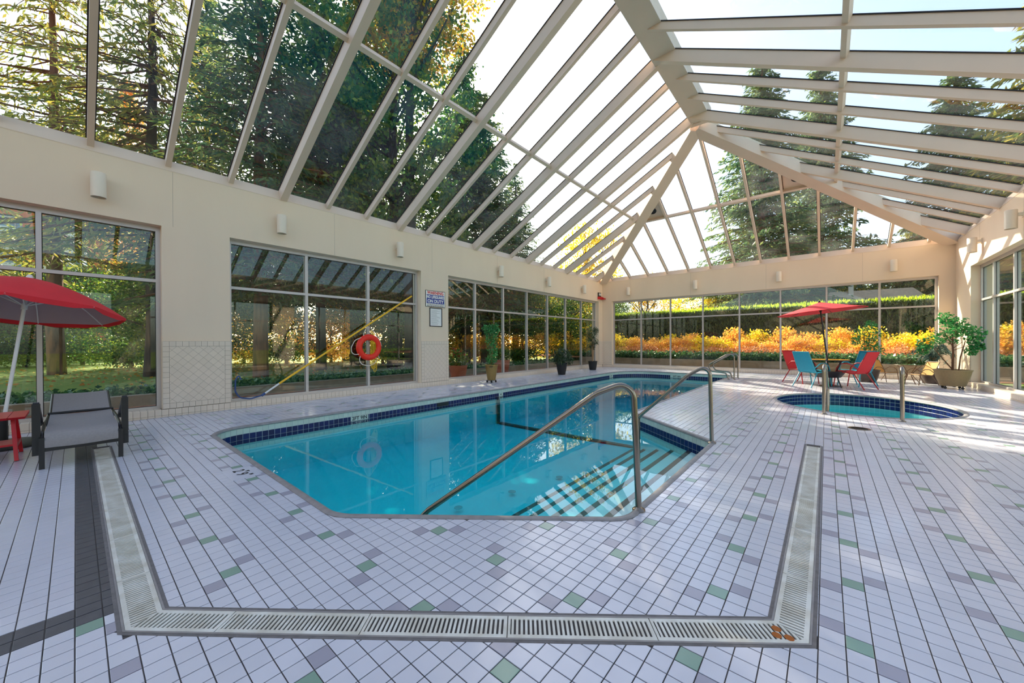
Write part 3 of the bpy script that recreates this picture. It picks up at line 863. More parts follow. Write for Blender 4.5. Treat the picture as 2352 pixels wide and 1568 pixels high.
# ================================================================ WINDOWS
def window(idx, side, u0, u1, mull, ztr=2.245, rec=.20):
    wn = struct('window_%d' % idx); z0, z1 = CURB + .006, ZB
    fw = .055; mw = .052
    def part(name, a, b, c, d, r0=rec - .04, r1=rec + .05, m='aluminium'):
        g = G(); wbox(g, side, a, b, r0, r1, c, d); return obj(name, g, MATS[m], wn)
    part('frame_rail', u0, u1, z1 - .075, z1); part('frame_rail', u0, u1, z0, z0 + .045)
    part('jamb', u0, u0 + fw, z0 + .045, z1 - .075); part('jamb', u1 - fw, u1, z0 + .045, z1 - .075)
    xs = [u0 + fw] + mull + [u1 - fw]
    for m_ in mull: part('mullion', m_ - mw / 2, m_ + mw / 2, z0 + .045, z1 - .075)
    for k in range(len(xs) - 1):
        a = xs[k] + (mw / 2 if k else 0); b = xs[k + 1] - (mw / 2 if k < len(xs) - 2 else 0)
        part('transom', a, b, ztr - .025, ztr + .025)
        for (c, d) in ((z0 + .045, ztr - .025), (ztr + .025, z1 - .075)):
            g = G(); wbox(g, side, a + .001, b - .001, rec + .006, rec + .014, c + .001, d - .001); obj('pane', g, MATS['window glass'], wn)
            for q in ((a, a + .008, c, d), (b - .008, b, c, d), (a, b, c, c + .008), (a, b, d - .008, d)):
                pass
            g = G()
            for (qa, qb, qc, qd) in ((a, a + .007, c, d), (b - .007, b, c, d), (a, b, c, c + .007), (a, b, d - .007, d)): wbox(g, side, qa, qb, rec - .002, rec + .006, qc, qd)
            obj('gasket', g, MATS['gasket'], wn)
window(1, 'left', -1.69, .92, [-.33 - .0])
window(2, 'left', 1.83, 6.01, [3.20, 4.60])
window(3, 'left', 6.95, 16.20, [8.19, 9.53, 10.85, 12.18, 13.52, 14.85])
window(4, 'back', -7.81, 2.55, [-6.46, -5.17, -3.88, -2.58, -1.28, 0.01, 1.31])
window(5, 'right', 6.95, 15.10, [8.15, 9.50, 10.9, 12.77 - .45, 12.77 + .9 - .0, 14.2][:0] + [8.2, 9.55, 10.85, 12.2, 12.77 + .0, 14.15][:3] + [12.77 - .55 + .0, 12.77 + .1, 14.15][1:])
window(6, 'right', 1.83, 6.01, [3.20, 4.60])
window(7, 'left', Y0, -2.6, [-5.2, -3.9])
window(8, 'right', -1.69, .92, [-.33])
window(9, 'right', Y0, -2.6, [-5.2, -3.9])

# ================================================================ ROOF (hip-ended glazed roof)
ceil = struct('ceiling')
SL = (7.27 - 4.31) / (XM - A)        # rise per metre of the glass plane
GZ = 4.31                            # glass height above the wall faces
YA = 11.0                            # y of the apex at the back
ZA = GZ + SL * (XM - A)
SB = (ZA - GZ) / (D - YA)            # slope of the back plane
def zl(x): return GZ + SL * (x - A) if x <= XM else GZ + SL * (B - x)
def zb(y): return GZ + SB * (D - y)
def roof_bar(name, p0, p1, wd, dp, up=(0, 0, 1), drop=.015, m='roof paint'):
    g = G(); o = Vector((0, 0, drop)); g.bar(Vector(p0) - o, Vector(p1) - o, wd, dp, up); return obj(name, g, MATS[m], ceil)
xp = A + 2.82     # purlin line on the left slope (mirrored on the right)
PH = (xp - A) / (XM - A)
YS = [[(2.71 + (.887 if k > 0 else .85) * k, k >= 0 and k % 3 == 0) for k in range(-10, 16)], [(10.40 + .86 * k, k % 3 == 0) for k in range(-19, 7)]]
def hip_t(y): return max(0.0, min(1.0, (D - y) / (D - YA)))   # fraction of slope reached by the hip at this y
EO = .09          # glass oversails the wall face
for sgn in (0, 1):
    ex = A if sgn == 0 else B; dirx = 1 if sgn == 0 else -1; half = XM - A
    P = lambda t, y: (ex + dirx * half * t, y, GZ + (ZA - GZ) * t)
    ys = [q[0] for q in YS[sgn]]; PH = .505 if sgn == 0 else .47
    for k, (y, major) in enumerate(YS[sgn]):
        if y < Y0 + .2 or y > D - .25: continue
        t1 = min(1.0, hip_t(y)) if y > YA else 1.0
        wd, dp = (.125, .22) if major else (.072, .13)
        roof_bar('rafter', P(-.016, y), P(t1 - .012, y), wd, dp)
        roof_bar('gasket', P(-.012, y), P(t1 - .02, y), wd + .030, .014, drop=.0, m='gasket')
    # panes and purlin pieces per bay
    yy = [Y0] + [y for y in ys if Y0 + .2 <= y <= D - .25] + [D]
    for y0, y1 in zip(yy[:-1], yy[1:]):
        ta, tb = (hip_t(y0) if y0 > YA else 1.0), (hip_t(y1) if y1 > YA else 1.0)
        for lo, hi in ((-.02, PH), (PH, 1.0)):
            if ta <= lo + .01: continue
            pts = [(lo, y0 + .01)]
            if tb >= hi: pts += [(lo, y1 - .01), (hi, y1 - .01), (hi, y0 + .01)]
            elif tb > lo: pts += [(lo, y1 - .01), (tb, y1 - .01)] + ([(hi, D - hi * (D - YA)), (hi, y0 + .01)] if ta > hi else [(ta, y0 + .01)])
            else: pts += [(lo, D - max(lo, 0) * (D - YA))] + ([(hi, D - hi * (D - YA)), (hi, y0 + .01)] if ta > hi else [(ta, y0 + .01)])
            V = [Vector(P(t, y)) for t, y in pts]; g = G(); n = len(V); g.add([v for v in V] + [v + Vector((0, 0, .008)) for v in V], [tuple(range(n)), tuple(range(n, 2 * n))[::-1]] + [(i, (i + 1) % n, n + (i + 1) % n, n + i) for i in range(n)])
            obj('pane', g, MATS['roof glass'], ceil)
    # purlin
    yend = D - PH * (D - YA)
    yy2 = [Y0] + [y for y in ys if Y0 + .2 <= y <= yend] + [yend + .05]
    for y0, y1 in zip(yy2[:-1], yy2[1:]):
        roof_bar('purlin', P(PH, y0 + .03), P(PH, y1 - .03), .075, .10, up=(-dirx * SL, 0, 1), drop=.01)
    a, b = P(PH, 0), P(PH, 1)
# back slope
DY = D - YA
Q = lambda x, t: (x, D - DY * t, GZ + (ZA - GZ) * t)
def hipx(x): return max(0.0, min(1.0, min(x - A, B - x) / (XM - A)))
xs = [XM + .845 * k for k in range(-6, 7)]
for k, x in zip(range(-6, 7), xs):
    t1 = hipx(x)
    roof_bar('rafter', Q(x, -.016), Q(x, t1 - .01), .066, .115); roof_bar('gasket', Q(x, -.012), Q(x, t1 - .02), .094, .014, drop=.0, m='gasket')
PB = .49
xx = [A] + xs + [B]
for x0, x1 in zip(xx[:-1], xx[1:]):
    for lo, hi in ((-.02, PB), (PB, 1.0)):
        poly = [(x0 + .01, lo), (x1 - .01, lo), (x1 - .01, hi), (x0 + .01, hi)]
        h = XM - A; poly = clip(poly, -1 / h, 1, -A / h + .0); poly = clip(poly, 1 / h, 1, B / h) if len(poly) > 2 else poly
        if len(poly) < 3: continue
        blk = lo > 0 and (x1 < XM - 1.6 or x0 > XM + 1.6)
        V = [Vector(Q(x, t)) for x, t in poly]; g = G(); n = len(V)
        g.add(V + [v + Vector((0, 0, .008)) for v in V], [tuple(range(n)), tuple(range(n, 2 * n))[::-1]] + [(i, (i + 1) % n, n + (i + 1) % n, n + i) for i in range(n)])
        obj('speaker_panel' if blk else 'pane', g, MATS['roof paint' if blk else 'roof glass'], ceil)
for x0, x1 in zip(xx[:-1], xx[1:]):
    a = max(x0, A + (XM - A) * PB) + .03; b = min(x1, B - (XM - A) * PB) - .03
    if b - a > .05: roof_bar('purlin', Q(a, PB), Q(b, PB), .075, .10, up=(0, SB, 1), drop=.01)
# speakers in the corner panels of the back slope
for x in (XM - 2.08, XM + 2.08):
    t = PB + .062; c = Vector(Q(x, t)) - Vector((0, 0, .02)); nrm = Vector((0, -SB, -1)).normalized()
    sp = thing('ceiling_speaker', 'round black speaker in the triangular roof panel, the %s one' % ('left' if x < XM else 'right'), 'speaker', c)
    rot = nrm.to_track_quat('Z', 'Y').to_euler()
    g = G(); g.lathe([(.0, 0), (.15, 0), (.15, .012), (.125, .02), (.12, .006), (.0, .004)], 28, cap=False); o = obj('rim', g, MATS['speaker black'], sp); o.rotation_euler = rot
    g = G(); g.lathe([(.11, .012), (.06, .010), (.05, .026), (.0, .030)], 24, cap=False); o = obj('cone', g, MATS['black plastic'], sp); o.rotation_euler = rot
    sp['group'] = 'round speakers in the roof'
# ridge and hips
AP = Vector((XM, YA, ZA))
roof_bar('ridge_beam', (XM + .19, Y0, ZA + .04), (XM + .19, YA - .22, ZA + .04), .47, .29, drop=.0)
for cx_, cy_ in ((A, D), (B, D)):
    a = Vector((cx_, cy_, GZ)) ; d = (AP - a)
    roof_bar('hip_beam', a + d * .0, AP - d * .01, .36, .33, drop=.01)
g = G(); g.box(XM - .08, XM + .46, YA - .30, YA - .16, ZA - .28, ZA - .22); obj('apex_plate', g, MATS['roof paint'], ceil)

# ================================================================ WALL LIGHTS
first = None
def sconce(label, loc, rz, group):
    global first
    if first is None:
        t = thing('wall_sconce', label, 'wall light', loc, rz, group); first = t     # local: wall at y=0, room towards -y
        g = G(); g.lathe([(.0, .18), (.078, .18), (.082, .175), (.082, -.18), (.077, -.18), (.077, .10), (.0, .10)], 28, (0, -.15, 0), cap=False); obj('shade', g, MATS['light housing'], t)
        g = G(); g.lathe([(.0, .0), (.05, .0), (.05, .06), (.0, .06)], 20, (0, -.15, 0), cap=False); obj('lamp', g, MATS['black plastic'], t)
        g = G(); g.box(-.03, .03, -.075, .0, .05, .11); g.box(-.05, .05, -.014, .0, .02, .14); obj('bracket', g, MATS['light housing'], t)
        return t
    c = copy_tree(first, loc, rz, label); c['group'] = group; return c
for y, nm in zip((.23, 2.63, 5.28, 9.07, 11.83, 14.57), ('above the left window', 'above the lounge side of the middle window', 'above the ring buoy', 'above the brass pot plant', 'above the bushy plant', 'nearest the back left corner')):
    sconce('cream cylinder light on the left beam, ' + nm, (A, y, 3.535), PI / 2, 'wall lights on the left beam')
for x, nm in zip((-6.93, -4.09, -1.3, 1.6), ('first from the left corner', 'second from the left corner', 'left of the patio umbrella', 'nearest the right corner')):
    sconce('cream cylinder light on the back beam, ' + nm, (x, D, 3.53), 0, 'wall lights on the back beam')
for y, nm in zip((14.2, 11.7), ('in the sun patch', 'nearer the camera')):
    sconce('cylinder light on the right beam, ' + nm, (B, y, 3.53), -PI / 2, 'wall lights on the right beam')

# ================================================================ SIGNS AND ALARM
def on_left(y, z, off=.0): return basis((A + off, y, z), (0, 1, 0), (0, 0, 1), (1, 0, 0))
t = thing('warning_sign', 'red, white and blue no lifeguard warning sign on the second column', 'sign', (0, 0, 0))
g = G(); g.box(A, A + .010, 6.15, 6.82, 2.19, 2.64); obj('board', g, MATS['sign white'], t)
g = G()
for (a, b, c, d) in ((6.15, 6.82, 2.63, 2.64), (6.15, 6.82, 2.19, 2.20), (6.15, 6.16, 2.19, 2.64), (6.81, 6.82, 2.19, 2.64)): g.box(A, A + .013, a, b, c, d)
obj('frame', g, MATS['ink'], t)
g = G(); g.box(A + .009, A + .0112, 6.185, 6.785, 2.285, 2.525); obj('blue_field', g, MATS['sign blue'], t)
text('WARNING', .115, MATS['sign red'], t, on_left(6.485, 2.575, .0112), .0005, .004)
text('NO LIFEGUARD', .11, MATS['sign white'], t, on_left(6.485, 2.46, .0118), .0005, .004, sx=.78)
text('ON DUTY', .12, MATS['sign white'], t, on_left(6.485, 2.345, .0118), .0005, .004)
g = G()
for z in (2.262, 2.235, 2.212):
    y = 6.2
    while y < 6.76:
        l = random.uniform(.02, .06); g.box(A + .009, A + .0114, y, min(6.77, y + l), z - .006, z + .006); y += l + .012
obj('small_print', g, MATS['ink'], t)
t = thing('framed_notice', 'printed notice in a thin black frame under the warning sign', 'notice')
g = G()
for (a, b, c, d) in ((6.28, 6.71, 2.15, 2.17), (6.28, 6.71, 1.65, 1.67), (6.28, 6.30, 1.67, 2.15), (6.69, 6.71, 1.67, 2.15)): g.box(A, A + .018, a, b, c, d)
obj('frame', g, MATS['ink'], t)
g = G(); g.box(A, A + .008, 6.30, 6.69, 1.67, 2.15); obj('sheet', g, MATS['paper'], t)
g = G()
for k in range(16):
    z = 2.10 - k * .026; g.box(A + .007, A + .0088, 6.34, 6.34 + random.uniform(.18, .31), z - .003, z + .003)
obj('text_lines', g, mat('faint ink', (150, 146, 140), .8), t)
t = thing('fire_alarm', 'red fire alarm horn with dark strobe high in the back left corner', 'fire alarm')
g = G(); g.box(A, A + .05, 16.10, 16.36, 3.36, 3.56); obj('strobe', g, MATS['black plastic'], t)
g = G()
for k in range(3): g.box(A + .049, A + .054, 16.14 + k * .075, 16.19 + k * .075, 3.42, 3.53)
obj('lens', g, MATS['sign white'], t)
g = G(); g.box(A, A + .10, 16.08, 16.5, 3.24, 3.36); g.box(A + .0, A + .2, 16.38, 16.54, 3.25, 3.30); obj('horn', g, MATS['red paint'], t)

# ================================================================ RESCUE POLE, RING BUOY
XP = A - .10
t = thing('rescue_pole', 'long yellow rescue pole with blue hook leaning across the middle window', 'rescue pole')
a = Vector((XP, 5.78, 2.44)); b = Vector((A - .02, 2.62, .40)); c = Vector((A - .0, 2.37, .235)); dd = (b - a)
g = G(); g.tube([a, b], .020, 12); obj('pole', g, MATS['yellow pole'], t)
g = G(); g.tube([b - dd.normalized() * -.0, c], .017, 12); o = obj('pole_end', g, MATS['white plastic'], t)
g = G(); g.tube([c, c + (c - b).normalized() * .07], .024, 12); g.tube(fillet([c + (c - b).normalized() * .05, (A + .0, 2.13, .155), (A - .0, 1.96, .20), (A - .0, 1.895, .32), (A + .0, 1.90, .52), (A, 1.95, .63), (A, 1.985, .53)], .12, 8), .013, 10)
obj('hook', g, MATS['blue hook'], t)
t = thing('ring_buoy', 'orange ring buoy hanging on the window mullion with white rope', 'ring buoy', (A - .095, 4.565, 1.10))
g = G(); R_, r_ = .243, .072; n = 64
g.tube([(0, R_ * math.cos(2 * PI * k / n), R_ * math.sin(2 * PI * k / n)) for k in range(n)], r_, 20, closed=True); obj('ring', g, MATS['buoy orange'], t)
def pol(r, deg): return (.02, r * math.cos(math.radians(deg)), r * math.sin(math.radians(deg)))
g = G()
for pts in ([(0, -.04, .50), (.03, -.14, .34), pol(.30, 118)], [(0, .02, .50), (.03, .14, .34), pol(.32, 45), (.02, .30, .10), pol(.315, 5)],
            [pol(.30, 128), (.03, -.36, .17), (.03, -.45, .0), (.03, -.44, -.12), (.02, -.36, -.17), pol(.3, 212)],
            [pol(.3, 222), (.03, -.26, -.30), (.03, -.20, -.40), (.03, -.02, -.45), (.03, .12, -.40), (.03, .20, -.30), pol(.29, 300)],
            [pol(.31, 318), (.05, .25, -.28)]):
    g.tube(fillet(pts, .12, 6), .009, 8)
obj('grab_rope', g, MATS['rope white'], t)
g = G(); g.tube([(.0, -.02, .52), (.05, -.0, .50), (.05, .02, .47)], .01, 8); obj('hook', g, MATS['stainless'], t)
t = thing('rope_coil', 'coiled yellow throw rope hanging through the ring buoy', 'rope', (A - .03, 4.66, 1.10))
g = G()
for k in range(7):
    y0 = -.045 + .013 * k; w_ = random.uniform(.03, .08); zt = .16 + random.uniform(-.02, .03); zb_ = -.60 + random.uniform(-.02, .10)
    x_ = -.06 + .012 * (k % 3)
    g.tube(fillet([(x_, y0, zt), (x_ + .012, y0 + .02, zt + .03), (x_, y0 + w_, .0), (x_ + .01, y0 + w_ + .02, zb_ + .05), (x_, y0 + w_ * .5, zb_), (x_ + .008, y0 - .02, zb_ + .06), (x_, y0 - .01, 0)], .05, 5, closed=True), .005, 7, closed=True)
obj('loops', g, MATS['rope yellow'], t)
g = G(); g.tube([(-.06, -.03, .45), (-.055, -.01, .17)], .007, 7); g.tube([(-.06, -.02, .45), (-.05, .05, .17)], .007, 7)
for k in range(3): g.tube([(-.06 + .035 * math.cos(q * PI / 5), .005 + .05 * math.sin(q * PI / 5), .12 - k * .018) for q in range(10)], .009, 7, closed=True)
obj('lashing', g, MATS['rope yellow'], t)

# ================================================================ LEFT FURNITURE
t = thing('sling_lounger', 'grey sling lounger with dark brown arms beside the left window', 'lounger', (-5.76, .045, 0))
hw = .262      # local: foot end at x=0, body towards -x, width along y
for s in (-1, 1):
    g = G(); g.box(-.022, .018, s * hw - .018, s * hw + .018, 0, .30); obj('leg', g, MATS['black metal'], t)
    g = G(); g.obox((-1.45, s * hw, .17), (1, 0, 0), (0, 1, 0), (.12, 0, 1), .02, .018, .172); obj('leg', g, MATS['black metal'], t)
    g = G(); yy_ = s * (hw + .034)
    g.box(-.07, -.03, yy_ - .026, yy_ + .026, .13, .625)
    g.obox((-.36, yy_, .50), (.60, 0, .24), (0, 1, 0), (-.24, 0, .60), .325, .020, .020)
    g.box(-.68, -.645, yy_ - .02, yy_ + .02, .33, .40)
    g.box(-.065, -.035, min(s * hw, yy_), max(s * hw, yy_), .27, .31); obj('armrest', g, MATS['black metal'], t)
    g = G(); g.tube(fillet([(.0, s * hw, .26), (-.1, s * hw, .345), (-.6, s * hw, .36), (-1.5, s * hw, .34)], .1), .014, 10); obj('side_rail', g, MATS['black metal'], t)
    g = G(); g.tube([(-1.22, s * (hw - .02), .37), (-1.95, s * (hw - .02), .545)], .013, 10); obj('back_rail', g, MATS['black metal'], t)
g = G(); g.box(-.012, .010, -hw, hw, .165, .195); obj('crossbar', g, MATS['black metal'], t)
g = G(); g.tube([(-1.20, -hw, .385), (-1.20, hw, .385)], .015, 10); obj('crossbar', g, MATS['black metal'], t)
g = G(); prof = [(.012, .205), (.016, .26), (-.01, .315), (-.06, .345), (-.2, .352), (-.45, .350), (-.7, .352), (-.95, .358), (-1.19, .376)]
g.sheet([[(x, y, z - .012 * math.cos(y / hw * PI / 2)) for y in np.linspace(-hw + .018, hw - .018, 7)] for x, z in prof], .006); obj('seat', g, MATS['sling grey'], t)
g = G(); g.sheet([[(-1.22 - .72 * q, y, .385 + .17 * q - .012 * math.cos(y / hw * PI / 2)) for y in np.linspace(-hw + .03, hw - .03, 7)] for q in np.linspace(0, 1, 5)], .006); obj('backrest', g, MATS['sling grey'], t)
t = thing('side_table', 'small red slatted side table at the left edge', 'side table', (-6.62, -.62, 0))
hx, hy = .27, .28
for k in range(5):
    g = G(); y0 = -hy + k * .112
    g.add([(-hx, y0, .43), (hx, y0, .43), (hx, y0 + .108, .43), (-hx, y0 + .108, .43), (-hx - .03, y0, .455), (hx + .03, y0, .455), (hx + .03, y0 + .108, .455), (-hx - .03, y0 + .108, .455)],
                 [(3, 2, 1, 0), (4, 5, 6, 7), (0, 1, 5, 4), (1, 2, 6, 5), (2, 3, 7, 6), (3, 0, 4, 7)]); obj('slat', g, MATS['red paint'], t)
for sx in (-1, 1):
    for sy in (-1, 1):
        g = G(); a = Vector((sx * .13, sy * .19, .43)); b = Vector((sx * .25, sy * .22, .0)); g.obox((a + b) / 2 + Vector((0, 0, .0)), (b - a), (0, 1, 0), (1, 0, .28), (b - a).length / 2, .014, .025)
        g.v = [(v[0], v[1], max(v[2], 0.0)) for v in g.v]; obj('leg', g, MATS['red paint'], t)
for sy in (-1, 1):
    g = G(); g.box(-.2, .2, sy * .21 - .012, sy * .21 + .012, .13, .17); obj('stretcher', g, MATS['red paint'], t)
g = G(); g.box(-.17, .17, -.21, .21, .145, .165); obj('lower_shelf', g, MATS['red paint'], t)

def umbrella(name, label, base, top, R, rise, nrib, cloth, lining, poleM, poleR, bow=.0, valance=.05, rot=0.0, ribs_m=None, group=None, hubz=None, finial=True):
    base, top = Vector(base), Vector(top); t = thing(name, label, 'parasol', base)
    ax = (top - base).normalized(); e1 = ax.cross(Vector((0, 1, 0))).normalized(); e2 = ax.cross(e1)
    apex = top - base
    g = G(); g.tube([ax * .0, apex - ax * .02], poleR, 12); obj('pole', g, poleM, t)
    def pt(r, a, drop): return apex - ax * drop + (e1 * math.cos(a) + e2 * math.sin(a)) * r
    nr = 6; seg = nrib * 4
    def grid(off):
        rows = []
        for i in range(nr + 1):
            q = i / nr; row = []
            for k in range(seg + 1):
                a = rot + 2 * PI * k / seg; f = (k % 4) / 4
                sag = 1 - .075 * math.sin(PI * f) * q       # straight edge between ribs
                row.append(pt(max(R * q * sag, .012), a, off + rise * (q + (bow * (q * q - q)))))
            rows.append(row)
        return rows
    g = G(); g.sheet(grid(0), .003); obj('canopy', g, cloth, t)
    g = G(); g.sheet(grid(.006), .002); obj('lining', g, lining, t)
    g = G(); edge = grid(0)[-1]; g.sheet([[p for p in edge], [p - ax * valance * (1.0 if (k % 4) else .45) for k, p in enumerate(edge)]], .003); obj('valance', g, cloth, t)
    hub = apex - ax * (rise * .9 if hubz is None else hubz)
    for k in range(nrib):
        a = rot + 2 * PI * k / nrib; rb = G(); rb.tube([pt(R * q, a, .012 + rise * (q + bow * (q * q - q))) for q in (.03, .25, .5, .75, 1.0)], .006, 6); o = obj('rib', rb, ribs_m or poleM, t)
        st = G(); st.tube([hub, pt(R * .5, a, .016 + rise * (.5 + bow * (.25 - .5)))], .005, 6); obj('strut', st, ribs_m or poleM, t)
    g = G(); g.tube([hub - ax * .04, hub + ax * .03], poleR * 1.6, 12); obj('hub', g, poleM, t)
    if finial: g = G(); g.lathe([(.03, -.01), (.03, .02), (.018, .045), (.0, .05)], 14, cap=False); o = obj('finial', g, poleM, t); o.location = apex; o.rotation_euler = ax.to_track_quat('Z', 'Y').to_euler()
    return t
umbrella('beach_umbrella', 'tilted red umbrella with grey lining and white pole by the left window', (-7.36, -.58, .06), (-7.63, -.37, 2.03), .88, .40, 8, MATS['red canvas'], MATS['canvas lining'], MATS['white plastic'], .017, bow=.72, valance=.06, rot=.70)
t = thing('umbrella_base', 'black umbrella base with a thick round post behind the red side table', 'umbrella base', (-7.40, -.58, 0))
g = G(); g.lathe([(0, 0), (.36, 0), (.36, .02), (.30, .045), (.06, .06), (.0, .06)], 36, cap=False); obj('plate', g, MATS['black plastic'], t)
g = G(); g.lathe([(.058, .055), (.058, .36), (.05, .38), (.024, .385), (.024, .06)], 20, cap=False); obj('post', g, MATS['black plastic'], t)

# ================================================================ PATIO SET
def chair(label, sling, frame, loc, rz, group=None, w=.225, cat='chair', name='patio_chair'):
    """local: faces -y; seat front at y=-.24"""
    t = thing(name, label, cat, loc, rz, group)
    for s in (-1, 1):
        x = s * w; xo = s * (w + .03)
        g = G(); g.tube(fillet([(xo, -.30, 0), (xo, -.22, .52), (xo, -.10, .63), (xo, .06, .63), (x, .22, .50)], [.1, .12, .1, .12, .1], 7), .0125, 10); obj('armrest', g, frame, t)
        g = G(); g.tube([(x, .14, .39), (x + s * .02, .38, .0)], .0125, 10); obj('leg', g, frame, t)
        g = G(); g.tube(fillet([(x, -.24, .43), (x, .15, .37), (x, .20, .42), (x * .93, .42, .92)], [.1, .08, .06, .1], 6), .0125, 10); obj('side_rail', g, frame, t)
    g = G(); g.tube([(-w, -.235, .428), (w, -.235, .428)], .011, 8); g.tube([(-w * .93, .42, .92), (w * .93, .42, .92)], .0115, 8); g.tube([(-w, .14, .375), (w, .14, .375)], .010, 8); obj('crossbar', g, frame, t)
    xs_ = np.linspace(-1, 1, 7)
    g = G(); g.sheet([[(u * w * .97, y, z - .02 * (1 - u * u)) for u in xs_] for y, z in ((-.25, .425), (-.235, .438), (-.15, .425), (0, .40), (.13, .385))], .005); obj('seat', g, sling, t)
    g = G(); g.sheet([[(u * w * f, y + .02 * (1 - u * u), z) for u in xs_] for y, z, f in ((.17, .40, .97), (.22, .46, .96), (.30, .64, .94), (.38, .82, .92), (.425, .925, .91))], .005); obj('backrest', g, sling, t)
    return t
TC = (-.0, 12.95)
chair('teal sling chair with its back to the camera, left of the table', MATS['teal sling'], MATS['teal frame'], (-.275, 12.68, 0), math.radians(144), 'patio chairs round the umbrella table')
chair('red sling chair at the far left of the umbrella table, behind the teal one', MATS['red sling'], MATS['red frame'], (-.55, 13.52, 0), math.radians(48), 'patio chairs round the umbrella table')
chair('red sling chair in side view right of the umbrella table', MATS['red sling'], MATS['red frame'], (.53, 12.83, 0), math.radians(-124), 'patio chairs round the umbrella table')
chair('teal sling chair facing the camera behind the right red chair', MATS['teal sling'], MATS['teal frame'], (.62, 13.55, 0), math.radians(-37), 'patio chairs round the umbrella table')
t = thing('patio_table', 'round dark glass patio table under the red umbrella', 'table', (TC[0], TC[1], 0))
g = G(); g.lathe([(.024, .700), (.47, .700), (.475, .706), (.47, .712), (.024, .712)], 40, cap=False); obj('table_top', g, MATS['table glass dark'], t)
g = G(); g.tube([(.475 * math.cos(2 * PI * k / 40), .475 * math.sin(2 * PI * k / 40), .700) for k in range(40)], .011, 8, closed=True); obj('rim', g, MATS['black metal'], t)
for k in range(4):
    a = PI / 4 + k * PI / 2; g = G(); g.tube(fillet([(.43 * math.cos(a), .43 * math.sin(a), .69), (.26 * math.cos(a), .26 * math.sin(a), .36), (.42 * math.cos(a), .42 * math.sin(a), .0)], .2, 6), .012, 8); obj('leg', g, MATS['black metal'], t)
g = G(); g.tube([(.27 * math.cos(2 * PI * k / 24), .27 * math.sin(2 * PI * k / 24), .37) for k in range(24)], .01, 8, closed=True); obj('brace', g, MATS['black metal'], t)
g = G(); g.lathe([(.0, .25), (.30, .25), (.40, .40), (.405, .42), (.38, .42), (.0, .40)], 28, cap=False); obj('lower_tray', g, MATS['black metal'], t)
umbrella('patio_umbrella', 'red patio umbrella leaning left over the round table', (TC[0] + .09, TC[1], .04), (-.14, TC[1] - .02, 2.24), .98, .26, 6, MATS['red canvas'], MATS['red canvas'], MATS['black metal'], .017, bow=-.1, valance=.0001, rot=.28, hubz=.22)
t = thing('umbrella_base', 'dark round umbrella base under the patio table', 'umbrella base', (TC[0] + .09, TC[1], 0))
g = G(); g.lathe([(0, 0), (.24, 0), (.235, .02), (.06, .045), (.035, .06), (.035, .32), (.024, .33), (.024, .05)], 30, cap=False); obj('plate', g, MATS['dark pot'], t)
# tan set by the right window
t = thing('bistro_table', 'small round glass table between two tan chairs', 'table', (1.78, 15.15, 0)); t.scale = (.8, .8, .76)
g = G(); g.lathe([(.0, .695), (.38, .695), (.383, .70), (.38, .705), (.0, .705)], 36, cap=False); obj('table_top', g, MATS['clear table glass'], t)
g = G(); g.tube([(.383 * math.cos(2 * PI * k / 36), .383 * math.sin(2 * PI * k / 36), .69) for k in range(36)], .010, 8, closed=True); obj('rim', g, MATS['bronze frame'], t)
for k in range(4):
    a = k * PI / 2 + .4; g = G(); g.tube(fillet([(.34 * math.cos(a), .34 * math.sin(a), .68), (.05 * math.cos(a), .05 * math.sin(a), .34), (.30 * math.cos(a), .30 * math.sin(a), 0)], .15, 6), .012, 8); obj('leg', g, MATS['bronze frame'], t)
c_ = chair('tan sling chair left of the small glass table, facing right', MATS['tan sling'], MATS['bronze frame'], (1.32, 15.5, 0), math.radians(50), 'tan chairs at the small table', w=.3); c_.scale = (.68,) * 3
c_ = chair('tan sling chair right of the small glass table, facing left', MATS['tan sling'], MATS['bronze frame'], (1.96, 14.9, 0), math.radians(-62), 'tan chairs at the small table', w=.3); c_.scale = (.68,) * 3

# ================================================================ POTTED PLANTS
def casters(t, r):
    for k in range(4):
        a = PI / 4 + k * PI / 2; g = G(); x, y = r * math.cos(a), r * math.sin(a)
        g.tube([(x, y - .012, .028), (x, y + .012, .028)], .028, 12); g.box(x - .012, x + .012, y - .016, y + .016, .03, .075); obj('caster', g, MATS['black plastic'], t)
    g = G(); g.box(-r, r, -.02, .02, .062, .076); g.box(-.02, .02, -r, r, .062, .076); obj('caddy', g, MATS['black plastic'], t)
def pot(t, r1, r0, h, m, z=0.0, square=False, lip=True):
    g = G(); pr = [(0, 0), (r0, 0), ((r0 * .35 + r1 * .65), h * .5), (r1, h * .93), (r1 + (.012 if lip else 0), h * .94), (r1 + (.012 if lip else 0), h), (r1 - .015, h), (r1 - .02, h - .06), (0, h - .06)]
    g.lathe(pr, 32, (0, 0, z), cap=False); o = obj('pot', g, m, t)
    g = G(); g.lathe([(0, h - .05), (r1 - .018, h - .05), (r1 - .02, h - .062), (0, h - .062)], 20, (0, 0, z), cap=False); obj('soil', g, MATS['soil'], t); return z + h - .05
def branchy(base, top, spread, n, rad, m, t, name='stem'):
    g = G(); tips = []
    for k in range(n):
        a = 2 * PI * k / n + random.uniform(-.3, .3); s = random.uniform(.3, 1) * spread
        tip = Vector((top[0] + s * math.cos(a), top[1] + s * math.sin(a), top[2] * random.uniform(.8, 1.05))); mid = Vector(base).lerp(tip, .5) + Vector((random.uniform(-.03, .03), random.uniform(-.03, .03), .05))
        g.tube(fillet([base, mid, tip], .2, 4), [rad * q for q in np.linspace(1, .4, len(fillet([base, mid, tip], .2, 4)))], 7); tips.append(tip)
    obj(name, g, m, t); return tips
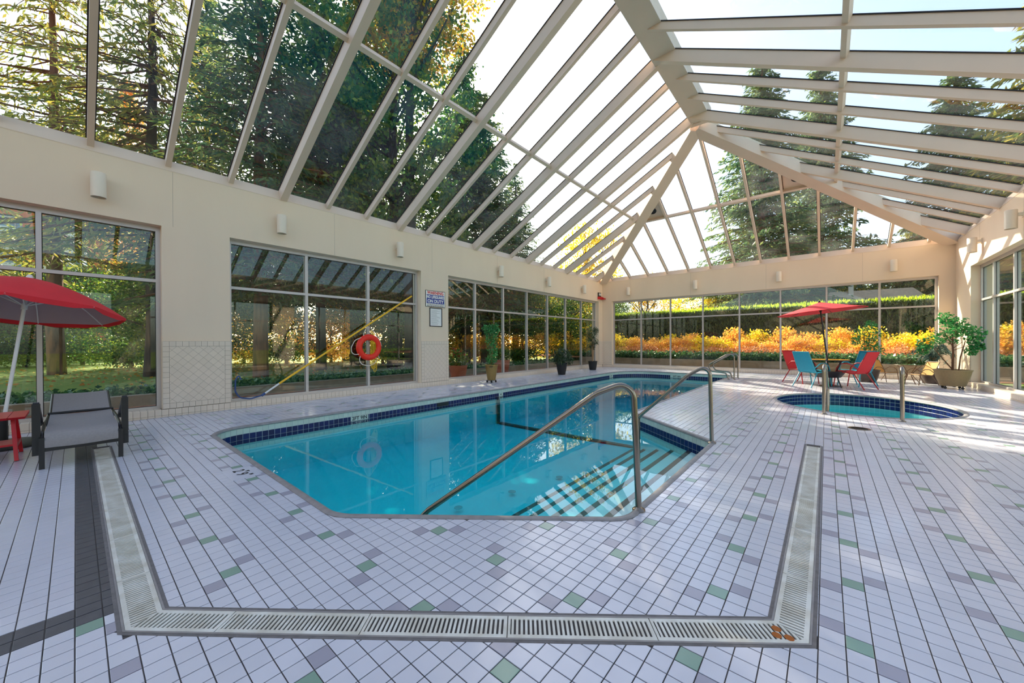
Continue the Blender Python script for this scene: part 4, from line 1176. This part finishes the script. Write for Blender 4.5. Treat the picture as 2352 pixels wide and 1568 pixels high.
def blob_leaves(centres, radii, n, ln, wd, up=.0):
    out = []
    for c, r in zip(centres, radii):
        p = rng.normal(size=(n, 3)); p /= np.linalg.norm(p, axis=1, keepdims=True); p *= (rng.uniform(.15, 1, (n, 1)) ** .5) * np.array(r); out.append(np.array(c) + p)
    C = np.concatenate(out); return leaves(C, np.full(len(C), ln), np.full(len(C), wd), dirs=np.array([0, 0, up]))
def foliage(V, m, t): return link('foliage', quads_mesh('foliage', V), MATS[m], t)
t = thing('potted_plant', 'tall leafy ficus in a brass pot on casters by the left windows', 'plant', (-7.69, 8.1, 0), 0)
casters(t, .13); zs = pot(t, .185, .12, .46, MATS['brass pot'], .076)
g = G(); g.obox((.12, -.14, .48), (.75, .64, 0), (0, 0, 1), (.64, -.75, 0), .05, .008, .06); obj('pot_handle_slot', g, MATS['black plastic'], t)
branchy((0, 0, zs), (0, 0, 1.5), .12, 5, .014, MATS['branch tan'], t)
foliage(np.concatenate([blob_leaves([(.0, 0, 1.52), (.1, .08, 1.62), (-.1, -.06, 1.6), (.03, -.06, 1.35), (-.06, .08, 1.22), (.05, 0, 1.05), (0, .05, .88)], [.22, .17, .17, .22, .21, .2, .17], 110, .085, .038, -.4),
      blob_leaves([(0, 0, .66)], [.17], 90, .20, .022, .8)]), 'ficus leaves', t)
t = thing('potted_plant', 'low bushy dark green plant in a black pot by the left windows', 'plant', (-7.49, 11.67, 0))
zs = pot(t, .20, .13, .44, MATS['black plastic'])
branchy((0, 0, zs), (0, 0, .62), .18, 7, .008, MATS['branch tan'], t)
V = []; 
foliage(np.concatenate([blob_leaves([(0, 0, .68)], [np.array([.40, .40, .28])], 420, .17, .035, -.5), blob_leaves([(.1, -.2, .5), (-.2, 0, .5), (.25, .1, .5)], [.15] * 3, 60, .16, .03, -.9)]), 'bushy houseplant', t)
t = thing('potted_plant', 'slim upright plant in a black pot in the back left corner', 'plant', (-7.72, 14.5, 0))
zs = pot(t, .19, .14, .38, MATS['black plastic'])
branchy((0, 0, zs), (0, 0, 1.45), .1, 5, .014, MATS['branch tan'], t)
foliage(blob_leaves([(.0, 0, 1.55), (.1, .05, 1.7), (-.1, -.05, 1.4), (.08, .05, 1.2), (-.05, .05, 1.0)], [.2, .15, .2, .17, .15], 120, .13, .022, -.5), 'bushy houseplant', t)
t = thing('potted_tree', 'spreading green ficus tree in a large woven pot on casters by the right windows', 'plant', (2.40, 14.15, 0))
casters(t, .2); zs = pot(t, .32, .215, .40, MATS['tan pot'], .076)
g = G(); g.tube([(0, 0, zs), (.01, 0, .9), (-.0, .02, 1.35)], [.024, .02, .012], 9); g.tube([(.09, -.05, zs), (.12, -.06, .8), (.2, -.05, 1.2)], [.016, .013, .008], 8); g.tube([(0, 0, zs + .05), (-.18, .0, .78), (-.3, .02, 1.0)], [.014, .01, .007], 8)
for q in range(8):
    a = q * .8; g.tube([(0, .01, .95 + .05 * q), (.28 * math.cos(a), .28 * math.sin(a), 1.1 + .06 * q)], [.009, .004], 6)
obj('trunk', g, MATS['bark'], t)
foliage(blob_leaves([(-.1, 0, 1.75), (.1, .05, 1.6), (.0, -.1, 1.5), (.25, .1, 1.45), (.35, .1, 1.2), (-.25, -.1, 1.25), (-.45, 0, 1.12), (-.5, -.05, .98), (.35, -.15, 1.35), (.3, .0, .95), (.0, .1, 1.3), (.45, .1, 1.05)],
                    [.18, .22, .22, .18, .15, .2, .18, .15, .18, .12, .22, .1], 110, .085, .045, -.3), 'ficus leaves', t)
t = thing('potted_tree', 'weeping ficus in a brown pot behind the red sling chair', 'plant', (.93, 15.05, 0))
zs = pot(t, .26, .18, .36, MATS['dark pot'])
branchy((0, 0, zs), (0, 0, 1.45), .15, 5, .013, MATS['bark'], t, 'trunk')
foliage(blob_leaves([(.05, 0, 1.65), (-.15, 0, 1.4), (.1, 0, 1.4), (-.25, 0, 1.2), (.12, .05, 1.15), (.2, -.05, .95), (-.05, 0, 1.05), (.15, .0, .75)], [.15, .2, .22, .15, .2, .15, .17, .1], 100, .085, .032, -.8), 'ficus leaves', t)
t = thing('potted_palm', 'grey green palm in a dark pot behind the tan chairs', 'plant', (2.28, 15.55, 0))
zs = pot(t, .28, .2, .42, MATS['dark pot'])
g = G(); V = []
for k in range(15):
    a = 2 * PI * k / 15 + random.uniform(-.2, .2); L = random.uniform(.36, .56); h0 = random.uniform(.75, 1.15)
    pts = [Vector((0, 0, zs)), Vector((.12 * L * math.cos(a), .12 * L * math.sin(a), h0 * .8)), Vector((.5 * L * math.cos(a), .5 * L * math.sin(a), h0 + .1)), Vector((L * math.cos(a), L * math.sin(a), h0 - .15))]
    pp_ = fillet(pts, .2, 5); g.tube(pp_, [.008 * q for q in np.linspace(1, .3, len(pp_))], 6)
    for q in range(len(pp_) // 3, len(pp_)):
        for rep in range(6):
            c = pp_[q].lerp(pp_[q - 1], random.random()); V.append((c, a))
C = np.array([[c.x, c.y, c.z - .05] for c, a in V]); Dn = np.array([[math.cos(a) * .6, math.sin(a) * .6, -.9] for c, a in V])
obj('stem', g, MATS['branch tan'], t); foliage(leaves(C, np.full(len(C), .22), np.full(len(C), .022), dirs=Dn, spread=.45), 'palm leaves', t)

# ================================================================ OUTSIDE
def place(px, depth):
    """ground point seen in pixel column px at the given camera depth"""
    d = F3[0] * ((px - 1176) / 850.56) + F3[2]; return Vector((d.x * depth, d.y * depth, 0))
ground = struct('ground')
g = G(); g.box(-70, -8.7, -40, 90, -.3, -.02); g.box(-8.7, 60, 17.0, 90, -.3, -.02); g.box(3.3, 60, -40, 17.0, -.3, -.02); obj('lawn', g, MATS['lawn grass'], ground)
g = G(); g.box(-10.15, -8.66, -8, 19, -.018, .0); g.box(-10.15, 8, 16.94, 17.55, -.018, .001); obj('brick_path', g, MATS['paving brick'], ground)
g = G(); g.box(-10.35, -10.15, -8, 24, -.02, .21); obj('planter_curb', g, MATS['concrete'], ground)
g = G(); g.box(-10.1, 9, 17.55, 17.7, -.02, .42); obj('planter_curb', g, MATS['concrete'], ground)
g = G()   # mulched bank rising behind the back wall
g.add([(-14, 17.7, .38), (14, 17.7, .38), (14, 19.0, .42), (-14, 19.0, .42), (14, 22.6, .62), (-14, 22.6, .62), (14, 30, .62), (-14, 30, .62)], [(0, 1, 2, 3), (3, 2, 4, 5), (5, 4, 6, 7)]); obj('bank', g, MATS['litter bank'], ground)

def bed(name, label, cat, x0, x1, y0, y1, zf, n, ln, m, thick=.22):
    p = np.stack([rng.uniform(x0, x1, n), rng.uniform(y0, y1, n)], 1); z = zf(p[:, 0], p[:, 1]) + rng.uniform(-.12, thick, n) * rng.uniform(.3, 1, n)
    V = leaves(np.column_stack([p, z]), np.full(n, ln), np.full(n, ln * .8), dirs=np.array([0, 0, .2]), nbias=np.array([0, 0, 1.]))
    o = link(name, quads_mesh(name, V), MATS[m]); return tag(o, label, cat, kind='stuff')
bed('ivy', 'dark ivy groundcover in the bed along the left windows', 'ivy', -11.9, -10.3, -6, 22, lambda x, y: .16 + 0 * x, 26000, .11, 'ivy', .16)
bed('ivy', 'ivy groundcover in the raised bed along the back windows', 'ivy', -10.4, 8, 17.7, 18.7, lambda x, y: .50 + 0 * x, 20000, .11, 'ivy', .28)
o = bed('fallen_leaves', 'fallen orange leaves scattered over the lawn on the left', 'leaf litter', -30, -12, -8, 20, lambda x, y: 0 * x - .02, 6000, .13, 'fallen leaves', .03)
g = G(); g.box(-11.9, -10.35, -6, 24, -.02, .1); obj('soil_bed', g, MATS['mulch'], ground)

# ---- trees
def sprays_mesh(name, H, R, zlow, dens, ln, wd, droop=.35, nper=7, seed=1, taper=.85, gap=.3):
    global rng
    rs = random.Random(seed); C = []; Dr = []; br = G(); br.smooth = False
    z = zlow
    while z < H * .985:
        q = (z - zlow) / (H - zlow); L0 = R * (1 - q) ** taper + .12
        for k in range(nper):
            a = rs.uniform(0, 2 * PI); L = L0 * rs.uniform(.65, 1.1); zz = z + rs.uniform(-.15, .15)
            dr = droop * rs.uniform(.6, 1.3); n = max(3, int(L * dens))
            p0 = Vector((0, 0, zz)); tip = Vector((L * math.cos(a), L * math.sin(a), zz - dr * L + .12 * L))
            if L > .8: br.tube([p0, p0.lerp(tip, .5) + Vector((0, 0, .06 * L)), tip], [.035 * (L / 3) + .012, .02 * (L / 3) + .008, .005], 4, caps=False)
            for i in range(n):
                t_ = (i + rs.random()) / n; t_ = .12 + .88 * t_
                lat = rs.gauss(0, .20) * L * (1.15 - t_) * 1.0
                C.append((L * t_ * math.cos(a) - lat * math.sin(a), L * t_ * math.sin(a) + lat * math.cos(a), zz - dr * L * t_ ** 1.6 + .12 * L * t_ - abs(lat) * .25 - rs.random() * .18))
                Dr.append((math.cos(a) * .8 + rs.gauss(0, .4), math.sin(a) * .8 + rs.gauss(0, .4), -.55))
        z += gap * rs.uniform(.7, 1.3)
    C = np.array(C); Dr = np.array(Dr)
    V = leaves(C, np.full(len(C), ln), np.full(len(C), wd), dirs=Dr * 1.6, spread=.6, nbias=np.array([0, 0, .8]))
    me = quads_mesh(name, V); return me, br.mesh('branches')
def trunk_mesh(H, r, lean=0.0, seed=0):
    rs = random.Random(seed); g = G(); n = 9
    g.tube([(lean * (i / n) ** 2 + rs.uniform(-.05, .05), rs.uniform(-.05, .05), H * i / n - .15) for i in range(n + 1)], [r * (1 - .9 * i / n) + .01 for i in range(n + 1)], 10); return g.mesh('trunk')
def broad_mesh(H, R, zlow, ncl, per, ln, wd, seed=2, rc=.75):
    rs = random.Random(seed); cs = []; g = G()
    for k in range(ncl):
        u = rs.random() ** .6; a = rs.uniform(0, 2 * PI); h = rs.uniform(-1, 1)
        rr = R * u * math.sqrt(max(0, 1 - h * h)); zc = (H + zlow) / 2 + h * (H - zlow) / 2
        cs.append((rr * math.cos(a), rr * math.sin(a), zc))
        if k % 3 == 0:
            b0 = Vector((0, 0, min(zc - .25 * rr, H * .8) * rs.uniform(.75, .95))); e = Vector(cs[-1]); mid = b0.lerp(e, .5) + Vector((0, 0, -.05 * rr))
            g.tube([b0, mid, e], [.02 + .014 * rr, .015 + .008 * rr, .008], 5, caps=False)
    out = []
    for c in cs:
        n = int(per * rs.uniform(.6, 1.3)); p = rng.normal(size=(n, 3)) * np.array([rc, rc, rc * .6]) * .5 * rs.uniform(.7, 1.3); out.append(p + np.array(c))
    C = np.concatenate(out); V = leaves(C, np.full(len(C), ln), np.full(len(C), wd), dirs=np.array([0, 0, -.2]))
    return quads_mesh('foliage', V), g.mesh('branches')
FOL = {}
def fol(key, maker):
    if key not in FOL: FOL[key] = maker()
    return FOL[key]
TREES = []
def tree(name, label, base, key, maker, leafm, H, r, trunkm='bark dark', scale=1.0, sxy=None, rz=0.0, z=-.05, group=None, lean=0.0):
    fm, bm_ = fol(key, maker); t = thing(name, label, 'tree', (base.x, base.y, z), rz, group)
    t.scale = (scale * (sxy or 1), scale * (sxy or 1), scale)
    o = bpy.data.objects.new('foliage', fm); COL.objects.link(o); o.parent = t
    if len(fm.materials) == 0: fm.materials.append(MATS[leafm])
    o.material_slots[0].link = 'OBJECT'; o.material_slots[0].material = MATS[leafm]
    if len(bm_.vertices):
        b = bpy.data.objects.new('branches', bm_); COL.objects.link(b); b.parent = t
        if len(bm_.materials) == 0: bm_.materials.append(MATS[trunkm])
    tm = trunk_mesh(H * .96, r, lean, len(TREES)); tm.materials.append(MATS[trunkm]); o = bpy.data.objects.new('trunk', tm); COL.objects.link(o); o.parent = t
    TREES.append(t); return t
fir = lambda: sprays_mesh('foliage', 20, 3.8, 3.4, 22, .34, .085, .30, 8, 3, .85, .34)
hem = lambda: sprays_mesh('foliage', 20, 4.2, 5.0, 16, .36, .075, .42, 6, 5, .6, .42)
spr = lambda: sprays_mesh('foliage', 20, 4.4, .8, 24, .36, .10, .22, 10, 8, .8, .34)
oak = lambda: broad_mesh(16, 4.6, 3.0, 300, 130, .19, .12, 4, .65)
oakb = lambda: broad_mesh(15, 3.8, 3.6, 220, 120, .18, .12, 9, .62)
topm = lambda: broad_mesh(20.5, 3.3, 12.8, 150, 110, .17, .11, 19, .6)
und = lambda: broad_mesh(4.2, 2.4, .3, 130, 110, .12, .075, 6, .7)
sml = lambda: broad_mesh(5.5, 2.0, 1.2, 80, 90, .13, .09, 7, .6)
for (nm, lb, px, dp, key, mk, lm, H, r, tm, sc, sxy, rz) in [
    ('hemlock', 'open hemlock with a bare brown trunk at the left edge', 128, 15, 'hem', hem, 'needles warm', 20, .26, 'bark', 1.0, 1.0, .3),
    ('hemlock', 'open hemlock seen between the first two rafters', 352, 14, 'hem', hem, 'needles warm', 20, .24, 'bark dark', 1.0, 1.0, 2.0),
    ('hemlock', 'hemlock beyond the left edge of the frame', -220, 15, 'hem', hem, 'needles warm', 20, .25, 'bark', 1.0, 1.05, 4.0),
    ('fir_tree', 'dark fir with a reddish trunk behind the middle window', 600, 13.5, 'fir', fir, 'needles dark', 20, .26, 'bark', .95, 1.0, 1.0),
    ('fir_tree', 'dark fir between the middle window firs', 735, 17, 'fir', fir, 'needles dark', 20, .2, 'bark dark', 1.0, 1.1, 3.1),
    ('maple', 'tall dense maple with yellow top leaning over the left roof', 905, 17.5, 'oak', oak, 'leaves green', 16, .34, 'bark dark', 1.12, .95, .5),
    ('maple', 'yellow topped maple crown high above the left roof', 945, 15.5, 'top', topm, 'leaves autumn', 20, .3, 'bark dark', 1.0, 1.0, 1.5),
    ('fir_tree', 'fir behind the yellow topped maple', 1068, 20, 'fir', fir, 'needles dark', 20, .3, 'bark dark', .90, 1.25, .2),
    ('fir_tree', 'fir stepping down towards the right end of the left tree line', 1118, 20, 'fir', fir, 'needles dark', 20, .3, 'bark dark', .74, 1.3, 1.2),
    ('fir_tree', 'dark fir standing at the right end of the left tree line', 1185, 22, 'fir', fir, 'needles dark', 20, .3, 'bark dark', .60, 1.2, 2.6),
    ('fir_tree', 'fir far behind the third rafter', 480, 19, 'fir', fir, 'needles dark', 20, .25, 'bark dark', 1.0, 1.1, 4.4),
    ('maple', 'autumn maple behind the green one', 800, 26, 'oakb', oakb, 'leaves green', 15, .3, 'bark dark', 1.2, 1.1, 3.5),
    ('poplar', 'narrow orange poplar glowing between the first rafters', 296, 25, 'oakb', oakb, 'leaves orange', 15, .2, 'bark', 1.25, .26, 0),
    ('fir_tree', 'dark fir behind the middle of the left roof', 820, 21, 'fir', fir, 'needles dark', 20, .3, 'bark dark', 1.1, 1.3, 5.2),
    ('birch', 'small pale yellow tree at the end of the left beam', 1345, 27, 'sml', sml, 'leaves yellow', 5.5, .1, 'bark', 1.75, .75, 0)]:
    tree(nm, lb, place(px, dp), key, mk, lm, H, r, tm, sc, sxy, rz)
for k, (px, dp, lm, sc, lb) in enumerate([(60, 20, 'leaves green', 1.2, 'green understory bush behind the beach umbrella'), (190, 22, 'leaves green', 1.35, 'green understory bush right of the beach umbrella'), (300, 19, 'leaves green', 1.1, 'dark green bush by the first column'),
        (-80, 19, 'leaves green', 1.2, 'green bush at the far left'), (560, 23, 'leaves autumn', 1.3, 'golden bush behind the left pane of the middle window'), (655, 22, 'leaves green', 1.3, 'green bush beside the reddish trunk'), (760, 24, 'leaves orange', 1.3, 'orange bush behind the yellow pole'),
        (880, 22, 'leaves autumn', 1.2, 'yellowing bush behind the ring buoy'), (940, 18, 'leaves green', 1.0, 'green bush left of the second column'), (1075, 22, 'leaves autumn', 1.15, 'golden bush behind the brass pot plant'), (1130, 24, 'leaves orange', 1.5, 'orange bush behind the brass pot plant'),
        (1200, 21, 'leaves green', 1.0, 'green bush behind the third window'), (1260, 25, 'leaves yellow', 1.1, 'yellow bush behind the bushy plant'), (1310, 22, 'leaves green', 1.0, 'green bush at the end of the third window'), (425, 17, 'leaves green', 1.15, 'bush behind the first column'),
        (1010, 24, 'leaves green', 1.3, 'bush behind the second column')]):
    tree('bush', lb, place(px, dp), 'und', und, lm, 3.0, .07, 'bark dark', sc, 1.0, k * 1.3, group='bushes along the left lawn')
# right hand conifers seen through the roof
for (lb, px, dp, sc, sxy, rz, lm) in [('tall spruce seen through the right roof slope, left of its purlin', 1750, 27, 1.13, 1.18, .3, 'needles blue'), ('second tall spruce just right of the first', 1885, 30, 1.24, 1.0, 2.2, 'needles blue'),
        ('tall spruce seen through the right end of the roof', 2195, 24, .97, 1.2, 4.0, 'needles blue'), ('spruce by the upper right corner with branches into view', 2480, 15, .95, 1.25, 1.2, 'needles warm'), ('spruce low behind the right hip beam', 2110, 36, .80, 1.0, 5.1, 'needles warm'),
        ('spruce behind the patio umbrella', 1800, 42, .62, 1.5, .9, 'needles blue'), ('spruce beyond the right corner', 2330, 34, 1.05, 1.0, .9, 'needles blue')]:
    tree('spruce', lb, place(px, dp), 'spr', spr, lm, 20, .3, 'bark', sc, sxy, rz)
# small trees behind the hedge
for (nm, lb, px, dp, key, mk, lm, sc, sxy) in [('tree', 'yellow tree behind the hedge, left of centre', 1560, 32, 'sml', sml, 'leaves yellow', 1.0, 1.0), ('tree', 'bright yellow tree behind the hedge', 1635, 30, 'sml', sml, 'leaves yellow', 1.15, .9),
        ('tree', 'green tree above the hedge in the middle', 1715, 29, 'und', und, 'leaves green', 1.45, 1.0), ('tree', 'dark green tree left of the patio umbrella', 1790, 28, 'und', und, 'leaves green', 1.5, 1.0), ('tree', 'green tree behind the patio umbrella', 1865, 29, 'und', und, 'leaves green', 1.5, 1.0),
        ('tree', 'yellow tree above the low house', 1968, 26.5, 'sml', sml, 'leaves yellow', .98, .9), ('tree', 'dark green tree behind the right end of the hedge', 2090, 27, 'und', und, 'leaves green', 1.6, .9), ('tree', 'dark tree at the right end of the back window', 2170, 28, 'und', und, 'leaves green', 1.7, 1.0),
        ('tree', 'dark shrub tree at the left end of the hedge', 1415, 30, 'und', und, 'leaves green', 1.1, .7), ('tree', 'half bare tree left of the yellow trees', 1490, 30, 'sml', sml, 'leaves autumn', 1.2, .55)]:
    tree(nm, lb, place(px, dp), key, mk, lm, 4.5 if key == 'und' else 5.3, .1, 'bark dark', sc, sxy, px * .01, group='small trees behind the hedge')
g = G(); rs = random.Random(3)
def limb(p, d, l, r, n):
    q = p + d * l; g.tube([p, p.lerp(q, .5) + Vector((rs.uniform(-.05, .05), rs.uniform(-.05, .05), 0)) * l, q], [r, r * .8, r * .6], 5, caps=False)
    if n:
        for k in range(3 if n > 1 else 2): limb(q, (d + Vector((rs.uniform(-.6, .6), rs.uniform(-.6, .6), rs.uniform(-.05, .35)))).normalized(), l * .72, r * .6, n - 1)
limb(Vector((0, 0, 0)), Vector((0, 0, 1)), 1.9, .11, 5)
t = thing('bare_tree', 'bare forked tree behind the hedge near the back left corner', 'tree', place(1487, 27.5)); obj('trunk', g, MATS['bark dark'], t)
# hedge behind the back bank
n = 52000
hx = rng.uniform(-16, 13, n); face = rng.random(n) < .62
hy = np.where(face, 23.0 + rng.normal(0, .07, n), rng.uniform(23.0, 24.6, n)); hz = np.where(face, rng.uniform(.4, 2.92, n), 2.90 + rng.normal(0, .05, n) + .05 * np.sin(hx * 1.3))
hd = thing('hedge', 'long clipped dark green hedge with tips painted backlit behind the back windows', 'hedge', (0, 0, 0))
V = leaves(np.column_stack([hx, hy, hz]), np.full(n, .16), np.full(n, .05), dirs=np.array([0, -.2, 1.1]), spread=.5, nbias=np.array([0, 1., 0])); o = link('foliage', quads_mesh('foliage', V), MATS['hedge green'], hd); o['kind'] = 'stuff'
n = 16000; V = leaves(np.column_stack([rng.uniform(-16, 13, n), rng.uniform(22.9, 24.6, n), 3.0 + rng.normal(0, .05, n)]), np.full(n, .17), np.full(n, .035), dirs=np.array([0, 0, 1.6]), spread=.4)  # top fringe with the sun backlight put into its leaf colour
o = link('hedge_tips_backlit', quads_mesh('hedge_tips_backlit', V), MATS['hedge tips painted backlit'], hd); o['kind'] = 'stuff'; o['label'] = 'bright yellow green hedge tips painted backlit'
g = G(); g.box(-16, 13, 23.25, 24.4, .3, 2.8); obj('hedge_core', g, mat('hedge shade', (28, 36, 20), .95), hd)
# shrubs on the bank
shr = lambda: broad_mesh(1.15, .62, .12, 44, 46, .10, .06, 12, .28)
sh1 = lambda: broad_mesh(.85, .66, .08, 46, 46, .09, .06, 15, .28)
sh2 = lambda: broad_mesh(.5, .62, .02, 34, 46, .08, .055, 13, .26)
cnt = {}; rs = random.Random(21)
ORD = 'first second third fourth fifth sixth seventh eighth ninth tenth eleventh twelfth thirteenth fourteenth fifteenth sixteenth seventeenth eighteenth nineteenth twentieth twenty-first twenty-second twenty-third twenty-fourth twenty-fifth twenty-sixth twenty-seventh twenty-eighth twenty-ninth thirtieth'.split()
for row, (yy_, zz_, lm, key, mk, dx) in enumerate(((21.3, .52, 'leaves orange', 'shr', shr, 1.02), (20.2, .46, 'leaves orange', 'sh1', sh1, .95), (19.2, .42, 'leaves rust', 'sh2', sh2, .9))):
    x = -11.5
    while x < 8.5:
        dark = x < -8.2
        m_ = lm if not dark else 'leaves autumn'
        fm, bmh = fol(key + str(0), mk)
        cnt[row] = cnt.get(row, 0) + 1
        lb = {0: 'yellow orange autumn shrub on the bank, %s from the left in the top row', 1: 'orange autumn shrub on the bank, %s from the left in the middle row', 2: 'low rust coloured shrub on the bank, %s from the left in the front row'}[row] % ORD[cnt[row] - 1]
        t = thing('shrub', lb, 'shrub', (x, yy_ + rs.uniform(-.25, .25), zz_ - .05), rs.uniform(0, 6), ['upper autumn shrubs on the bank', 'middle autumn shrubs on the bank', 'low rust shrubs on the bank'][row])
        s_ = rs.uniform(.75, 1.12); t.scale = (s_, s_, s_)
        o = bpy.data.objects.new('foliage', fm); COL.objects.link(o); o.parent = t
        if not fm.materials: fm.materials.append(MATS[m_])
        o.material_slots[0].link = 'OBJECT'; o.material_slots[0].material = MATS['leaves yellow' if (rs.random() < .3 and row < 2) else m_]
        if not bmh.materials: bmh.materials.append(MATS['branch tan'])
        o = bpy.data.objects.new('stems', bmh); COL.objects.link(o); o.parent = t
        x += dx * rs.uniform(.8, 1.15)
# house behind the hedge
hp = place(1985, 24); t = thing('house', 'low beige roofed house behind the hedge, right of the patio umbrella', 'house', (hp.x, hp.y, 0), .1); t.scale = (.5, .5, .80)
g = G(); g.box(-5, 6, -3, 3, 0, 3.6); obj('wall', g, MATS['house wall'], t)
g = G(); g.add([(-5.6, -3.6, 3.5), (6.6, -3.6, 3.5), (6.6, 3.6, 3.5), (-5.6, 3.6, 3.5), (-3.4, 0, 5.6), (4.4, 0, 5.6)], [(0, 1, 5, 4), (1, 2, 5), (2, 3, 4, 5), (3, 0, 4), (3, 2, 1, 0)]); obj('roof', g, MATS['house roof'], t)
g = G(); g.box(-1.6, -1.1, -.6, -.1, 4.8, 6.3); obj('chimney', g, MATS['white trim'], t)
# apartment block seen through the left window
ap = place(215, 33); t = thing('apartment_building', 'orange brick apartment block with white balconies beyond the left trees', 'building', (ap.x, ap.y, 0), math.radians(75))
g = G(); g.box(-7, 7, 0, 9, 0, 15); obj('wall', g, MATS['building glass'], t)
for x in (-7, -3.4, .2, 3.8, 6.6):
    g = G(); g.box(x - .4, x + .7, -.5, .2, 0, 15.2); obj('pier', g, MATS['orange brick'], t)
for f_ in range(5):
    z = 1.2 + f_ * 2.9
    g = G(); g.box(-7.3, 7.4, -.3, .2, z + 1.9, z + 2.5); obj('band', g, MATS['orange brick' if f_ % 2 else 'white trim'], t)
    for x in (-6.2, -2.6, 1.0, 4.6):
        g = G(); g.box(x, x + 2.1, -.9, .1, z - .1, z + .05); g.box(x, x + 2.1, -.9, -.85, z, z + .8); o = obj('balcony', g, MATS['white trim'], t)
        g = G(); g.box(x + .2, x + 1.9, -.05, .02, z + .1, z + 1.8); fr_ = obj('window', g, MATS['white trim'], t)
        g = G(); g.box(x + .28, x + 1.0, -.08, -.04, z + .2, z + 1.7); g.box(x + 1.1, x + 1.82, -.08, -.04, z + .2, z + 1.7); obj('glazing', g, MATS['building glass'], fr_)
# low fence beyond the left lawn
fp = place(40, 24); t = thing('fence', 'low dark railing with pale panels beyond the lawn at far left', 'fence', (fp.x, fp.y, 0), math.radians(68))
for k in range(8):
    g = G(); g.box(-6 + k * 1.6 - .04, -6 + k * 1.6 + .04, -.04, .04, 0, 1.15); obj('post', g, MATS['fence paint'], t)
    if k < 7:
        for z in (.15, .55, 1.05): g = G(); g.box(-6 + k * 1.6, -6 + (k + 1) * 1.6, -.02, .02, z, z + .07); obj('rail', g, MATS['fence paint'], t)
        g = G(); g.box(-5.9 + k * 1.6, -5.6 + k * 1.6 + 1.1, .03, .05, .25, .95); obj('panel', g, MATS['white trim'], t)
# terracotta planters on the path
for k, (x, y, r, h, m_, lb) in enumerate(((-9.25, 8.15, .30, .46, 'terracotta', 'round terracotta planter with red flowers outside the third window'), (-9.35, 10.4, .32, .55, 'terracotta', 'square edged terracotta planter outside behind the brass pot'))):
    t = thing('planter', lb, 'planter', (x, y, 0), 0, None); zs = pot(t, r, r * .72, h, MATS[m_])
    foliage(blob_leaves([(0, 0, h + .2)], [.36], 500, .11, .06, 0), 'leaves green' if k else 'leaves green', t)
    if k == 0: link('flowers', quads_mesh('flowers', blob_leaves([(0, 0, h + .38)], [.22], 90, .07, .06)), MATS['red paint'], t)
